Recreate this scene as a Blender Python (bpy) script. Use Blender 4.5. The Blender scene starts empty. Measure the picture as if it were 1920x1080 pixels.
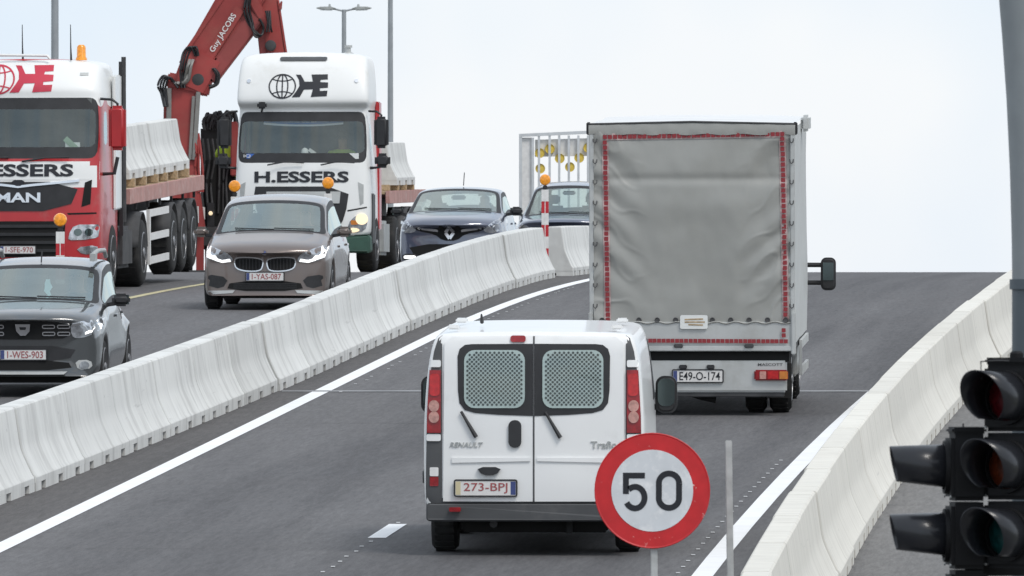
import bpy, bmesh, math, random
from mathutils import Vector, Matrix
from mathutils.bvhtree import BVHTree
from math import sin, cos, tan, pi, radians, atan, atan2, sqrt
random.seed(7)
scn = bpy.context.scene
COL = scn.collection

# ------------------------------------------------------------------ camera
F = 22000.0                                   # focal length in photo pixels (1920 wide)
ZC = 5.565                                    # camera height
AX = atan(.04) - atan(718 / F)                # elevation of the optical axis
cam = bpy.data.cameras.new('camera')
cam.sensor_width = 36; cam.lens = F / 1920 * 36
cam.clip_start = 1; cam.clip_end = 6000
cam.dof.use_dof = True; cam.dof.focus_distance = 118; cam.dof.aperture_fstop = 30
camo = bpy.data.objects.new('camera', cam); COL.objects.link(camo)
camo.location = (0, 0, ZC); camo.rotation_euler = (pi / 2 + AX, 0, 0)
scn.camera = camo

# ------------------------------------------------------------------ sky and sun (bright overcast)
SUN_EL, SUN_AZ = radians(52), radians(142)    # azimuth clockwise from +Y: behind the camera, to the right
w = bpy.data.worlds.new('World'); scn.world = w; w.use_nodes = True
nt = w.node_tree; nt.nodes.clear()
out = nt.nodes.new('ShaderNodeOutputWorld')
sky = nt.nodes.new('ShaderNodeTexSky'); sky.sky_type = 'NISHITA'; sky.sun_disc = False
sky.sun_elevation = SUN_EL; sky.sun_rotation = SUN_AZ
b1 = nt.nodes.new('ShaderNodeBackground'); b1.inputs[1].default_value = .12
nt.links.new(sky.outputs[0], b1.inputs[0])
tc = nt.nodes.new('ShaderNodeTexCoord')
nz = nt.nodes.new('ShaderNodeTexNoise'); nz.inputs['Scale'].default_value = 16; nz.inputs['Detail'].default_value = 4
nz.inputs['Roughness'].default_value = .45
nt.links.new(tc.outputs['Generated'], nz.inputs['Vector'])
cr = nt.nodes.new('ShaderNodeValToRGB')
cr.color_ramp.elements[0].position = .36; cr.color_ramp.elements[0].color = (.63, .76, .91, 1)
cr.color_ramp.elements[1].position = .62; cr.color_ramp.elements[1].color = (.86, .885, .92, 1)
nt.links.new(nz.outputs['Fac'], cr.inputs[0])
b2 = nt.nodes.new('ShaderNodeBackground'); b2.inputs[1].default_value = 1.0
nt.links.new(cr.outputs[0], b2.inputs[0])
mx = nt.nodes.new('ShaderNodeMixShader'); mx.inputs[0].default_value = .9
nt.links.new(b1.outputs[0], mx.inputs[1]); nt.links.new(b2.outputs[0], mx.inputs[2])
nt.links.new(mx.outputs[0], out.inputs[0])
sl = bpy.data.lights.new('sun', 'SUN'); sl.energy = 1.5; sl.angle = radians(18); sl.color = (1, .955, .9)
so = bpy.data.objects.new('sun', sl); COL.objects.link(so)
sd = Vector((sin(SUN_AZ) * cos(SUN_EL), cos(SUN_AZ) * cos(SUN_EL), sin(SUN_EL)))
so.rotation_euler = sd.to_track_quat('Z', 'Y').to_euler(); so.location = sd * 300
vs = scn.view_settings
vs.view_transform = 'Standard'; vs.look = 'None'; vs.gamma = 1; vs.use_curve_mapping = False; vs.exposure = 0.16

# ------------------------------------------------------------------ helpers
def zr(y):
    """road profile: a 4 % ramp, a crest, then down to the far level ground"""
    if y < 30: return 1.2
    if y <= 150: return .04 * y
    if y <= 292: return .04 * y - (y - 150) ** 2 / 3560
    if y <= 330: return .04 * 292 - 142 ** 2 / 3560 - .0398 * (y - 292)
    return .04 * 292 - 142 ** 2 / 3560 - .0398 * 38
def slope(y): return (zr(y + .5) - zr(y - .5))
def at(px, py, Y):
    a = (px - 960) / F; b = (540 - py) / F
    d = Vector((a, cos(AX) - b * sin(AX), sin(AX) + b * cos(AX))); d /= d.y
    return Vector((0, 0, ZC)) + d * Y
def lerp(tab, x):
    t = sorted(tab)
    if x <= t[0][0]: return t[0][1]
    for (a, va), (b, vb) in zip(t, t[1:]):
        if x <= b: return va + (vb - va) * (x - a) / (b - a)
    return t[-1][1]

def pbr(name, col, rough=.6, metal=0., coat=0., var=.12, scale=3., bump=0., stretch=(1, 1, 1), dirt=None, dscale=1.2, dlo=.5, dhi=.75, emit=0., spec=.5, rnd=0.):
    m = bpy.data.materials.new(name); m.use_nodes = True
    t = m.node_tree; b = t.nodes['Principled BSDF']; L = t.links.new
    b.inputs['Roughness'].default_value = rough; b.inputs['Metallic'].default_value = metal
    b.inputs['Coat Weight'].default_value = coat; b.inputs['Coat Roughness'].default_value = .05; b.inputs['Coat IOR'].default_value = 1.9 if coat == 1 else 1.5
    b.inputs['Specular IOR Level'].default_value = spec
    tcn = t.nodes.new('ShaderNodeTexCoord'); mp = t.nodes.new('ShaderNodeMapping'); mp.inputs['Scale'].default_value = stretch
    L(tcn.outputs['Object'], mp.inputs['Vector'])
    n = t.nodes.new('ShaderNodeTexNoise'); n.inputs['Scale'].default_value = scale; n.inputs['Detail'].default_value = 6
    L(mp.outputs[0], n.inputs['Vector'])
    oi = t.nodes.new('ShaderNodeObjectInfo')
    sep = t.nodes.new('ShaderNodeVectorMath'); sep.operation = 'ADD'
    if rnd:
        sc = t.nodes.new('ShaderNodeMath'); sc.operation = 'MULTIPLY'; sc.inputs[1].default_value = 50
        L(oi.outputs['Random'], sc.inputs[0]); cmb = t.nodes.new('ShaderNodeCombineXYZ')
        L(sc.outputs[0], cmb.inputs[0]); L(sc.outputs[0], cmb.inputs[1])
        L(mp.outputs[0], sep.inputs[0]); L(cmb.outputs[0], sep.inputs[1]); L(sep.outputs[0], n.inputs['Vector'])
    r = t.nodes.new('ShaderNodeMapRange'); r.inputs['From Min'].default_value = .3; r.inputs['From Max'].default_value = .7
    r.inputs['To Min'].default_value = 1 - var; r.inputs['To Max'].default_value = 1 + var
    L(n.outputs['Fac'], r.inputs['Value'])
    mul = t.nodes.new('ShaderNodeMix'); mul.data_type = 'RGBA'; mul.blend_type = 'MULTIPLY'; mul.inputs['Factor'].default_value = 1
    mul.inputs['A'].default_value = (*col, 1); L(r.outputs[0], mul.inputs['B'])
    last = mul.outputs['Result']
    if rnd:
        rr = t.nodes.new('ShaderNodeMapRange'); rr.inputs['To Min'].default_value = 1 - rnd; rr.inputs['To Max'].default_value = 1 + rnd
        L(oi.outputs['Random'], rr.inputs['Value'])
        m3 = t.nodes.new('ShaderNodeMix'); m3.data_type = 'RGBA'; m3.blend_type = 'MULTIPLY'; m3.inputs['Factor'].default_value = 1
        L(last, m3.inputs['A']); L(rr.outputs[0], m3.inputs['B']); last = m3.outputs['Result']
    if dirt:
        n2 = t.nodes.new('ShaderNodeTexNoise'); n2.inputs['Scale'].default_value = dscale; n2.inputs['Detail'].default_value = 8; n2.inputs['Roughness'].default_value = .65
        L(n.inputs['Vector'].links[0].from_socket, n2.inputs['Vector'])
        r2 = t.nodes.new('ShaderNodeMapRange'); r2.inputs['From Min'].default_value = dlo; r2.inputs['From Max'].default_value = dhi
        L(n2.outputs['Fac'], r2.inputs['Value'])
        m2 = t.nodes.new('ShaderNodeMix'); m2.data_type = 'RGBA'; m2.inputs['B'].default_value = (*dirt, 1)
        L(r2.outputs[0], m2.inputs['Factor']); L(last, m2.inputs['A']); last = m2.outputs['Result']
    L(last, b.inputs['Base Color'])
    if emit:
        L(last, b.inputs['Emission Color']); b.inputs['Emission Strength'].default_value = emit
    if bump:
        bp = t.nodes.new('ShaderNodeBump'); bp.inputs['Strength'].default_value = bump; bp.inputs['Distance'].default_value = .02
        L(n.outputs['Fac'], bp.inputs['Height']); L(bp.outputs[0], b.inputs['Normal'])
    return m
def glassmat(name, tint, base=.12, dust=.06):
    m = bpy.data.materials.new(name); m.use_nodes = True; t = m.node_tree; t.nodes.clear(); L = t.links.new
    o = t.nodes.new('ShaderNodeOutputMaterial'); mix = t.nodes.new('ShaderNodeMixShader'); mix2 = t.nodes.new('ShaderNodeMixShader')
    lw = t.nodes.new('ShaderNodeLayerWeight'); lw.inputs[0].default_value = .5
    pw = t.nodes.new('ShaderNodeMath'); pw.operation = 'POWER'; pw.inputs[1].default_value = 2.4; L(lw.outputs['Facing'], pw.inputs[0])
    fr = t.nodes.new('ShaderNodeMapRange'); fr.inputs['To Min'].default_value = base; fr.inputs['To Max'].default_value = 1; L(pw.outputs[0], fr.inputs['Value'])
    tr = t.nodes.new('ShaderNodeBsdfTransparent'); tr.inputs[0].default_value = (*tint, 1)
    gl = t.nodes.new('ShaderNodeBsdfGlossy'); gl.inputs[0].default_value = (.86, .96, .93, 1)
    df = t.nodes.new('ShaderNodeBsdfDiffuse'); df.inputs[0].default_value = (.52, .56, .54, 1)
    nzz = t.nodes.new('ShaderNodeTexNoise'); nzz.inputs['Scale'].default_value = 2.5; nzz.inputs['Detail'].default_value = 5
    rg = t.nodes.new('ShaderNodeMapRange'); rg.inputs['To Min'].default_value = .01; rg.inputs['To Max'].default_value = .08
    r2 = t.nodes.new('ShaderNodeMapRange'); r2.inputs['From Min'].default_value = .3; r2.inputs['From Max'].default_value = .7; r2.inputs['To Min'].default_value = dust * .5; r2.inputs['To Max'].default_value = dust * 1.5
    L(nzz.outputs['Fac'], rg.inputs['Value']); L(rg.outputs[0], gl.inputs['Roughness']); L(nzz.outputs['Fac'], r2.inputs['Value'])
    L(r2.outputs[0], mix2.inputs[0]); L(tr.outputs[0], mix2.inputs[1]); L(df.outputs[0], mix2.inputs[2])
    L(fr.outputs[0], mix.inputs[0]); L(mix2.outputs[0], mix.inputs[1]); L(gl.outputs[0], mix.inputs[2])
    L(mix.outputs[0], o.inputs[0])
    return m

M = {}
M['white_paint'] = pbr('white_paint', (.80, .80, .79), .35, coat=.5, var=.03, scale=1.5, dirt=(.55, .54, .51), dscale=2.2, dlo=.58, dhi=1.0)
M['truck_white'] = pbr('truck_white', (.82, .82, .80), .4, coat=.3, var=.03, scale=1.2, dirt=(.60, .58, .52), dscale=1.6, dlo=.58, dhi=1.0)
M['truck_red'] = pbr('truck_red', (.46, .02, .025), .35, coat=.4, var=.12, scale=2, dirt=(.40, .16, .14), dscale=1.8, dlo=.56, dhi=.95)
M['crane_red'] = pbr('crane_red', (.33, .045, .04), .5, var=.2, scale=1.5, dirt=(.30, .08, .06), dscale=1.3, dlo=.5, dhi=.8)
M['crane_dark_red'] = pbr('crane_dark_red', (.26, .05, .045), .55, var=.2, scale=1.5)
M['decal_red'] = pbr('decal_red', (.52, .03, .06), .45, var=.1)
M['decal_black'] = pbr('decal_black', (.012, .013, .018), .45, var=.1)
M['dark_plastic'] = pbr('dark_plastic', (.022, .022, .024), .55, var=.25, scale=6)
M['grey_plastic'] = pbr('grey_plastic', (.075, .077, .08), .6, var=.12, scale=4, dirt=(.14, .135, .13), dscale=2, dlo=.55, dhi=.9)
M['black_void'] = pbr('black_void', (.008, .008, .008), .9, var=.1)
M['rubber'] = pbr('rubber', (.018, .018, .018), .85, var=.3, scale=9, dirt=(.07, .065, .06), dscale=5, dlo=.55, dhi=.9)
M['rim_grey'] = pbr('rim_grey', (.30, .30, .31), .4, metal=.6, var=.15, scale=6)
M['galv'] = pbr('galvanised_steel', (.42, .43, .42), .5, metal=.3, var=.12, scale=7)
M['post_grey'] = pbr('post_grey', (.46, .47, .46), .55, metal=.2, var=.15, scale=14)
M['lamp_pole'] = pbr('lamp_pole', (.33, .35, .37), .55, metal=.2, var=.12, scale=2)
M['mast_grey'] = pbr('mast_grey', (.26, .28, .29), .5, metal=.1, var=.08, scale=5)
M['mast_dark'] = pbr('mast_dark', (.09, .11, .125), .5, metal=.1, var=.1, scale=5)
M['chrome'] = pbr('chrome', (.75, .76, .78), .18, metal=1, var=.05)
M['bmw_paint'] = pbr('taupe_metallic_paint', (.165, .132, .118), .30, metal=.4, coat=.9, var=.06, scale=2)
M['dark_grey_paint'] = pbr('charcoal_metallic_paint', (.036, .039, .041), .28, metal=.3, coat=1, var=.08, scale=2)
M['blue_grey_paint'] = pbr('slate_blue_paint', (.078, .090, .135), .28, metal=.3, coat=1, var=.08, scale=2)
M['navy_paint'] = pbr('dark_blue_grey_paint', (.078, .094, .145), .28, metal=.3, coat=1, var=.08, scale=2)
M['glass'] = glassmat('car_glass', (.74, .82, .79), .13, .07)
M['privacy_glass'] = glassmat('privacy_glass', (.10, .11, .11), .10, .05)
M['van_glass'] = glassmat('tinted_van_glass', (.86, .92, .905), .07, .03)
M['truck_glass'] = glassmat('truck_glass', (.85, .90, .88), .11, .05)
M['interior'] = pbr('interior_fabric', (.085, .087, .088), .85, var=.2, scale=8)
M['interior_pale'] = pbr('interior_pale', (.16, .165, .16), .8, var=.2, scale=6)
M['lens_clear'] = pbr('headlamp_lens', (.50, .52, .55), .12, metal=.7, coat=1, var=.45, scale=16)
M['lens_dark'] = pbr('headlamp_housing', (.10, .105, .12), .15, metal=.5, coat=1, var=.4, scale=14)
M['lit_white'] = pbr('lit_headlamp', (1, .99, .96), .3, emit=1.1, var=.02)
M['lit_warm'] = pbr('lit_warm_lamp', (1, .80, .52), .3, emit=.5, var=.02)
M['lens_red'] = pbr('tail_lens_red', (.26, .006, .010), .25, coat=.3, var=.3, scale=20)
M['lens_bright_red'] = pbr('brake_lens_red', (.48, .012, .014), .25, coat=.3, var=.2, scale=25)
M['lens_pink'] = pbr('tail_lens_clear', (.50, .26, .22), .25, coat=.3, var=.3, scale=28)
M['lens_orange'] = pbr('indicator_orange', (.62, .20, .02), .2, coat=1, var=.15, scale=20)
M['beacon_orange'] = pbr('beacon_lens_orange', (.82, .30, .015), .25, coat=.6, var=.25, scale=30, emit=.12)
M['galv_pale'] = pbr('pale_galvanised', (.58, .60, .61), .5, metal=.1, var=.1, scale=7)
M['yellow_disc'] = pbr('yellow_lamp_disc', (.68, .50, .08), .4, var=.2, scale=15)
M['plate_white'] = pbr('plate_white', (.72, .70, .68), .45, var=.05, scale=9)
M['plate_red_ink'] = pbr('plate_red_ink', (.36, .09, .09), .5, var=.1)
M['plate_blue'] = pbr('plate_blue', (.05, .07, .20), .45, var=.1)
M['plate_yellow'] = pbr('plate_yellow', (.62, .54, .34), .5, var=.1)
M['sign_red'] = pbr('sign_red', (.55, .018, .022), .4, var=.12, scale=9, dirt=(.72, .5, .45), dscale=14, dlo=.635, dhi=.70)
M['sign_white'] = pbr('sign_white', (.64, .66, .68), .5, var=.06, scale=7, dirt=(.80, .80, .80), dscale=9, dlo=.52, dhi=.7)
M['stripe_red'] = pbr('reflector_red', (.50, .02, .03), .45, var=.15, scale=14)
M['tape_red'] = pbr('tape_red', (.27, .028, .035), .5, var=.25, scale=5)
M['tape_pale'] = pbr('tape_backing', (.44, .33, .32), .6, var=.2, scale=9)
M['stripe_white'] = pbr('reflector_white', (.75, .74, .72), .5, var=.08, scale=14)
M['tarp'] = pbr('grey_tarpaulin', (.335, .335, .315), .42, var=.05, scale=1.3, dirt=(.27, .265, .24), dscale=1.1, dlo=.5, dhi=.95, coat=.1)
M['tarp_side'] = pbr('pale_tarpaulin', (.52, .53, .52), .5, var=.06, scale=1.5, dirt=(.40, .40, .38), dscale=1.6, dlo=.5, dhi=.9)
M['tarp_roof'] = pbr('white_roof_sheet', (.74, .74, .73), .5, var=.05, scale=1.5)
M['alu'] = pbr('dull_aluminium', (.52, .53, .52), .45, metal=.25, var=.08, scale=3, dirt=(.36, .35, .32), dscale=2.5, dlo=.5, dhi=.9)
M['steel_dirty'] = pbr('dirty_chassis_steel', (.06, .06, .062), .75, var=.3, scale=5)
M['concrete'] = pbr('barrier_concrete', (.68, .68, .655), .85, var=.05, scale=2.2, stretch=(1, 1.9, .35), bump=.15,
                    dirt=(.33, .325, .31), dscale=1.6, dlo=.48, dhi=.84, rnd=.06)
def joint_shade_scuffs(m):
    """joint shade painted into the colour at both element ends, plus scuffs and pocks"""
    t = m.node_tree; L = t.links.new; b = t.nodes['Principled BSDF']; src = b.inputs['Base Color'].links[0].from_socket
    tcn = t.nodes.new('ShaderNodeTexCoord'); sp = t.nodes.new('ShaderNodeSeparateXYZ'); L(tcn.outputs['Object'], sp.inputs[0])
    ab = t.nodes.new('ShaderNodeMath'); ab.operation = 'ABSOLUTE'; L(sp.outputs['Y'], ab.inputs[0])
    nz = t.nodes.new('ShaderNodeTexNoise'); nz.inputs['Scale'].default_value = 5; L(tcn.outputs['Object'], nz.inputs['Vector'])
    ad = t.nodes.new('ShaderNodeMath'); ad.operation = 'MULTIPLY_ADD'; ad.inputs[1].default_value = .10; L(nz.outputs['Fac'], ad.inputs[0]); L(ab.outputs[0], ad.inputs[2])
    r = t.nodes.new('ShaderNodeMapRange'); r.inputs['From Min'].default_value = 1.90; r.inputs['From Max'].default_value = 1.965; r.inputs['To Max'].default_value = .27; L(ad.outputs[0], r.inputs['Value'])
    mx = t.nodes.new('ShaderNodeMix'); mx.data_type = 'RGBA'; mx.inputs['B'].default_value = (.17, .17, .165, 1)  # dark band painted at each end as the shade of the open seam
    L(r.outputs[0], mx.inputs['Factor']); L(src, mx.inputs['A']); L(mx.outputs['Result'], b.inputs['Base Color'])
    # rubber scuffs dragged along the faces
    mp = t.nodes.new('ShaderNodeMapping'); mp.inputs['Scale'].default_value = (1, .45, 9); L(tcn.outputs['Object'], mp.inputs['Vector'])
    oi = t.nodes.new('ShaderNodeObjectInfo'); va = t.nodes.new('ShaderNodeVectorMath'); va.operation = 'ADD'; cx = t.nodes.new('ShaderNodeCombineXYZ'); mu = t.nodes.new('ShaderNodeMath'); mu.operation = 'MULTIPLY'; mu.inputs[1].default_value = 40
    L(oi.outputs['Random'], mu.inputs[0]); L(mu.outputs[0], cx.inputs[1]); L(mp.outputs[0], va.inputs[0]); L(cx.outputs[0], va.inputs[1])
    n9 = t.nodes.new('ShaderNodeTexNoise'); n9.inputs['Scale'].default_value = 1.3; n9.inputs['Detail'].default_value = 7; n9.inputs['Roughness'].default_value = .7; L(va.outputs[0], n9.inputs['Vector'])
    r9 = t.nodes.new('ShaderNodeMapRange'); r9.inputs['From Min'].default_value = .63; r9.inputs['From Max'].default_value = .75; r9.inputs['To Max'].default_value = .45; L(n9.outputs['Fac'], r9.inputs['Value'])
    m9 = t.nodes.new('ShaderNodeMix'); m9.data_type = 'RGBA'; m9.inputs['B'].default_value = (.24, .235, .225, 1); L(r9.outputs[0], m9.inputs['Factor']); L(mx.outputs['Result'], m9.inputs['A']); mx = m9
    # small dark pock marks
    vo = t.nodes.new('ShaderNodeTexVoronoi'); vo.inputs['Scale'].default_value = 2.3; L(tcn.outputs['Object'], vo.inputs['Vector'])
    r2 = t.nodes.new('ShaderNodeMapRange'); r2.inputs['From Min'].default_value = .05; r2.inputs['From Max'].default_value = .03; r2.inputs['To Max'].default_value = .55; L(vo.outputs['Distance'], r2.inputs['Value'])
    m2 = t.nodes.new('ShaderNodeMix'); m2.data_type = 'RGBA'; m2.inputs['B'].default_value = (.2, .2, .19, 1)
    L(r2.outputs[0], m2.inputs['Factor']); L(mx.outputs['Result'], m2.inputs['A']); L(m2.outputs['Result'], b.inputs['Base Color'])
M['concrete_warm'] = pbr('cream_barrier_concrete', (.70, .675, .61), .85, var=.06, scale=2.2, stretch=(1, 3.2, .45), bump=.15, dirt=(.46, .43, .37), dscale=2.0, dlo=.52, dhi=.88, rnd=.06)
joint_shade_scuffs(M['concrete']); joint_shade_scuffs(M['concrete_warm'])
M['wood'] = pbr('sawn_timber', (.42, .31, .19), .8, var=.3, scale=4, stretch=(8, 1, 8))
M['bed_red'] = pbr('worn_red_beam', (.46, .25, .22), .7, var=.15, scale=3, dirt=(.55, .42, .38), dscale=4, dlo=.5, dhi=.75)
M['bumper_green'] = pbr('green_bumper', (.035, .085, .062), .5, var=.2, scale=4)
M['hose'] = pbr('hydraulic_hose', (.02, .02, .022), .5, var=.3)
M['hose_grey'] = pbr('grey_cylinder', (.28, .27, .25), .4, metal=.4, var=.2)
M['skin'] = pbr('skin', (.46, .28, .21), .6, var=.08)
M['hair'] = pbr('hair', (.06, .045, .035), .8, var=.3)
M['hivis'] = pbr('hi_vis_yellow', (.55, .75, .06), .7, var=.08)
M['cloth_dark'] = pbr('dark_clothing', (.05, .055, .07), .9, var=.15)
M['cloth_pale'] = pbr('pale_clothing', (.30, .30, .32), .9, var=.15)
M['paper'] = pbr('paper_white', (.75, .76, .74), .7, var=.04)
M['scarf_blue'] = pbr('scarf_blue', (.06, .16, .50), .85, var=.1)
M['scarf_white'] = pbr('scarf_white', (.7, .72, .76), .85, var=.05)
M['mask_blue'] = pbr('pale_blue_cloth', (.42, .68, .74), .8, var=.1)
M['bunting'] = pbr('rainbow_card', (.30, .42, .30), .8, var=.2)
M['mirror_glass'] = pbr('mirror_glass', (.16, .20, .20), .08, metal=1, var=.1)
M['mesh_steel'] = pbr('perforated_panel', (.57, .60, .595), .5, metal=.0, var=.08)
M['sig_black'] = pbr('signal_black', (.010, .010, .011), .6, var=.2, scale=6, spec=.2)
M['sig_hood'] = pbr('signal_hood', (.018, .019, .023), .3, var=.1, scale=6, coat=.15, spec=.4)
M['sig_red'] = pbr('signal_red_lens', (.08, .004, .007), .3, coat=.4, var=.5, scale=45)
M['sig_amber'] = pbr('signal_amber_lens', (.10, .02, .007), .3, coat=.4, var=.5, scale=45)
M['sig_green'] = pbr('signal_green_lens', (.005, .045, .045), .3, coat=.4, var=.5, scale=45)
M['line_white'] = pbr('road_paint_white', (.86, .86, .86), .6, var=.05, scale=3, dirt=(.6, .6, .6), dscale=6, dlo=.62, dhi=.8)
M['line_dull'] = pbr('worn_setting_out_paint', (.50, .50, .50), .7, var=.3, scale=2)
M['line_yellow'] = pbr('road_paint_yellow', (.50, .45, .26), .7, var=.15, scale=3)
M['joint_pale'] = pbr('joint_strip', (.26, .26, .265), .7, var=.2, scale=2)

def asphalt(name, c1, c2, c3):
    m = bpy.data.materials.new(name); m.use_nodes = True; t = m.node_tree; b = t.nodes['Principled BSDF']; L = t.links.new
    b.inputs['Roughness'].default_value = .8; b.inputs['Specular IOR Level'].default_value = .3
    tcn = t.nodes.new('ShaderNodeTexCoord')
    def noise(sc, stretch, det=5, rough=.6):
        mp = t.nodes.new('ShaderNodeMapping'); mp.inputs['Scale'].default_value = stretch; mp.vector_type = 'TEXTURE'; mp.inputs['Scale'].default_value = tuple(1 / q for q in stretch); mp.inputs['Rotation'].default_value = (0, 0, -.072)
        n = t.nodes.new('ShaderNodeTexNoise'); n.inputs['Scale'].default_value = sc; n.inputs['Detail'].default_value = det; n.inputs['Roughness'].default_value = rough
        L(tcn.outputs['Object'], mp.inputs['Vector']); L(mp.outputs[0], n.inputs['Vector']); return n
    n1 = noise(1.1, (1, .004, 1), 4)          # lengthwise paving lanes and wheel tracks
    n2 = noise(.25, (1, 1.5, 1), 6, .7)      # crosswise roller bands and patches
    n3 = noise(60, (1, 1, 1), 2)             # aggregate
    n4 = noise(22, (1, .07, 1), 4, .75)      # dragged grit and rubber
    n5 = noise(.9, (.09, 1.3, 1), 5, .7)     # thin crosswise scars
    n6 = noise(2.0, (1, .012, 1), 6, .7)      # oil drips and dark spots
    r1 = t.nodes.new('ShaderNodeValToRGB'); r1.color_ramp.elements[0].position = .36; r1.color_ramp.elements[1].position = .62
    r1.color_ramp.elements[0].color = (*c1, 1); r1.color_ramp.elements[1].color = (*c2, 1); L(n1.outputs['Fac'], r1.inputs[0])
    mA = t.nodes.new('ShaderNodeMix'); mA.data_type = 'RGBA'; mA.inputs['B'].default_value = (*c3, 1)
    rr = t.nodes.new('ShaderNodeMapRange'); rr.inputs['From Min'].default_value = .45; rr.inputs['From Max'].default_value = .75; rr.inputs['To Max'].default_value = .35
    L(n2.outputs['Fac'], rr.inputs['Value']); L(rr.outputs[0], mA.inputs['Factor']); L(r1.outputs[0], mA.inputs['A'])
    last = mA.outputs['Result']
    for n_, f0, f1, t0, t1 in ((n3, .3, .7, .78, 1.22), (n4, .32, .68, .80, 1.20), (n5, .60, .68, 1, .84), (n6, .60, .74, 1, .72)):
        mB = t.nodes.new('ShaderNodeMix'); mB.data_type = 'RGBA'; mB.blend_type = 'MULTIPLY'; mB.inputs['Factor'].default_value = 1
        r3 = t.nodes.new('ShaderNodeMapRange'); r3.inputs['From Min'].default_value = f0; r3.inputs['From Max'].default_value = f1; r3.inputs['To Min'].default_value = t0; r3.inputs['To Max'].default_value = t1
        L(n_.outputs['Fac'], r3.inputs['Value']); L(last, mB.inputs['A']); L(r3.outputs[0], mB.inputs['B']); last = mB.outputs['Result']
    L(last, b.inputs['Base Color'])
    bp = t.nodes.new('ShaderNodeBump'); bp.inputs['Strength'].default_value = .5; bp.inputs['Distance'].default_value = .01
    L(n3.outputs['Fac'], bp.inputs['Height']); L(bp.outputs[0], b.inputs['Normal'])
    return m
M['asphalt'] = asphalt('main_asphalt', (.088, .086, .089), (.136, .133, .135), (.108, .102, .102))
M['asphalt_left'] = asphalt('oncoming_asphalt', (.105, .102, .104), (.135, .132, .135), (.12, .115, .112))
M['asphalt_side'] = asphalt('side_asphalt', (.15, .146, .142), (.19, .185, .18), (.16, .15, .145))
M['asphalt_edge'] = asphalt('edge_asphalt', (.080, .076, .075), (.110, .104, .102), (.095, .088, .085))
M['earth'] = pbr('verge_earth', (.12, .12, .085), .95, var=.4, scale=.5)

def new_obj(name, me, parent=None):
    o = bpy.data.objects.new(name, me); COL.objects.link(o)
    if parent is not None: o.parent = parent
    return o
def tag(o, label=None, cat=None, group=None, kind=None):
    if label: o['label'] = label
    if cat: o['category'] = cat
    if group: o['group'] = group
    if kind: o['kind'] = kind
    return o

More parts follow.
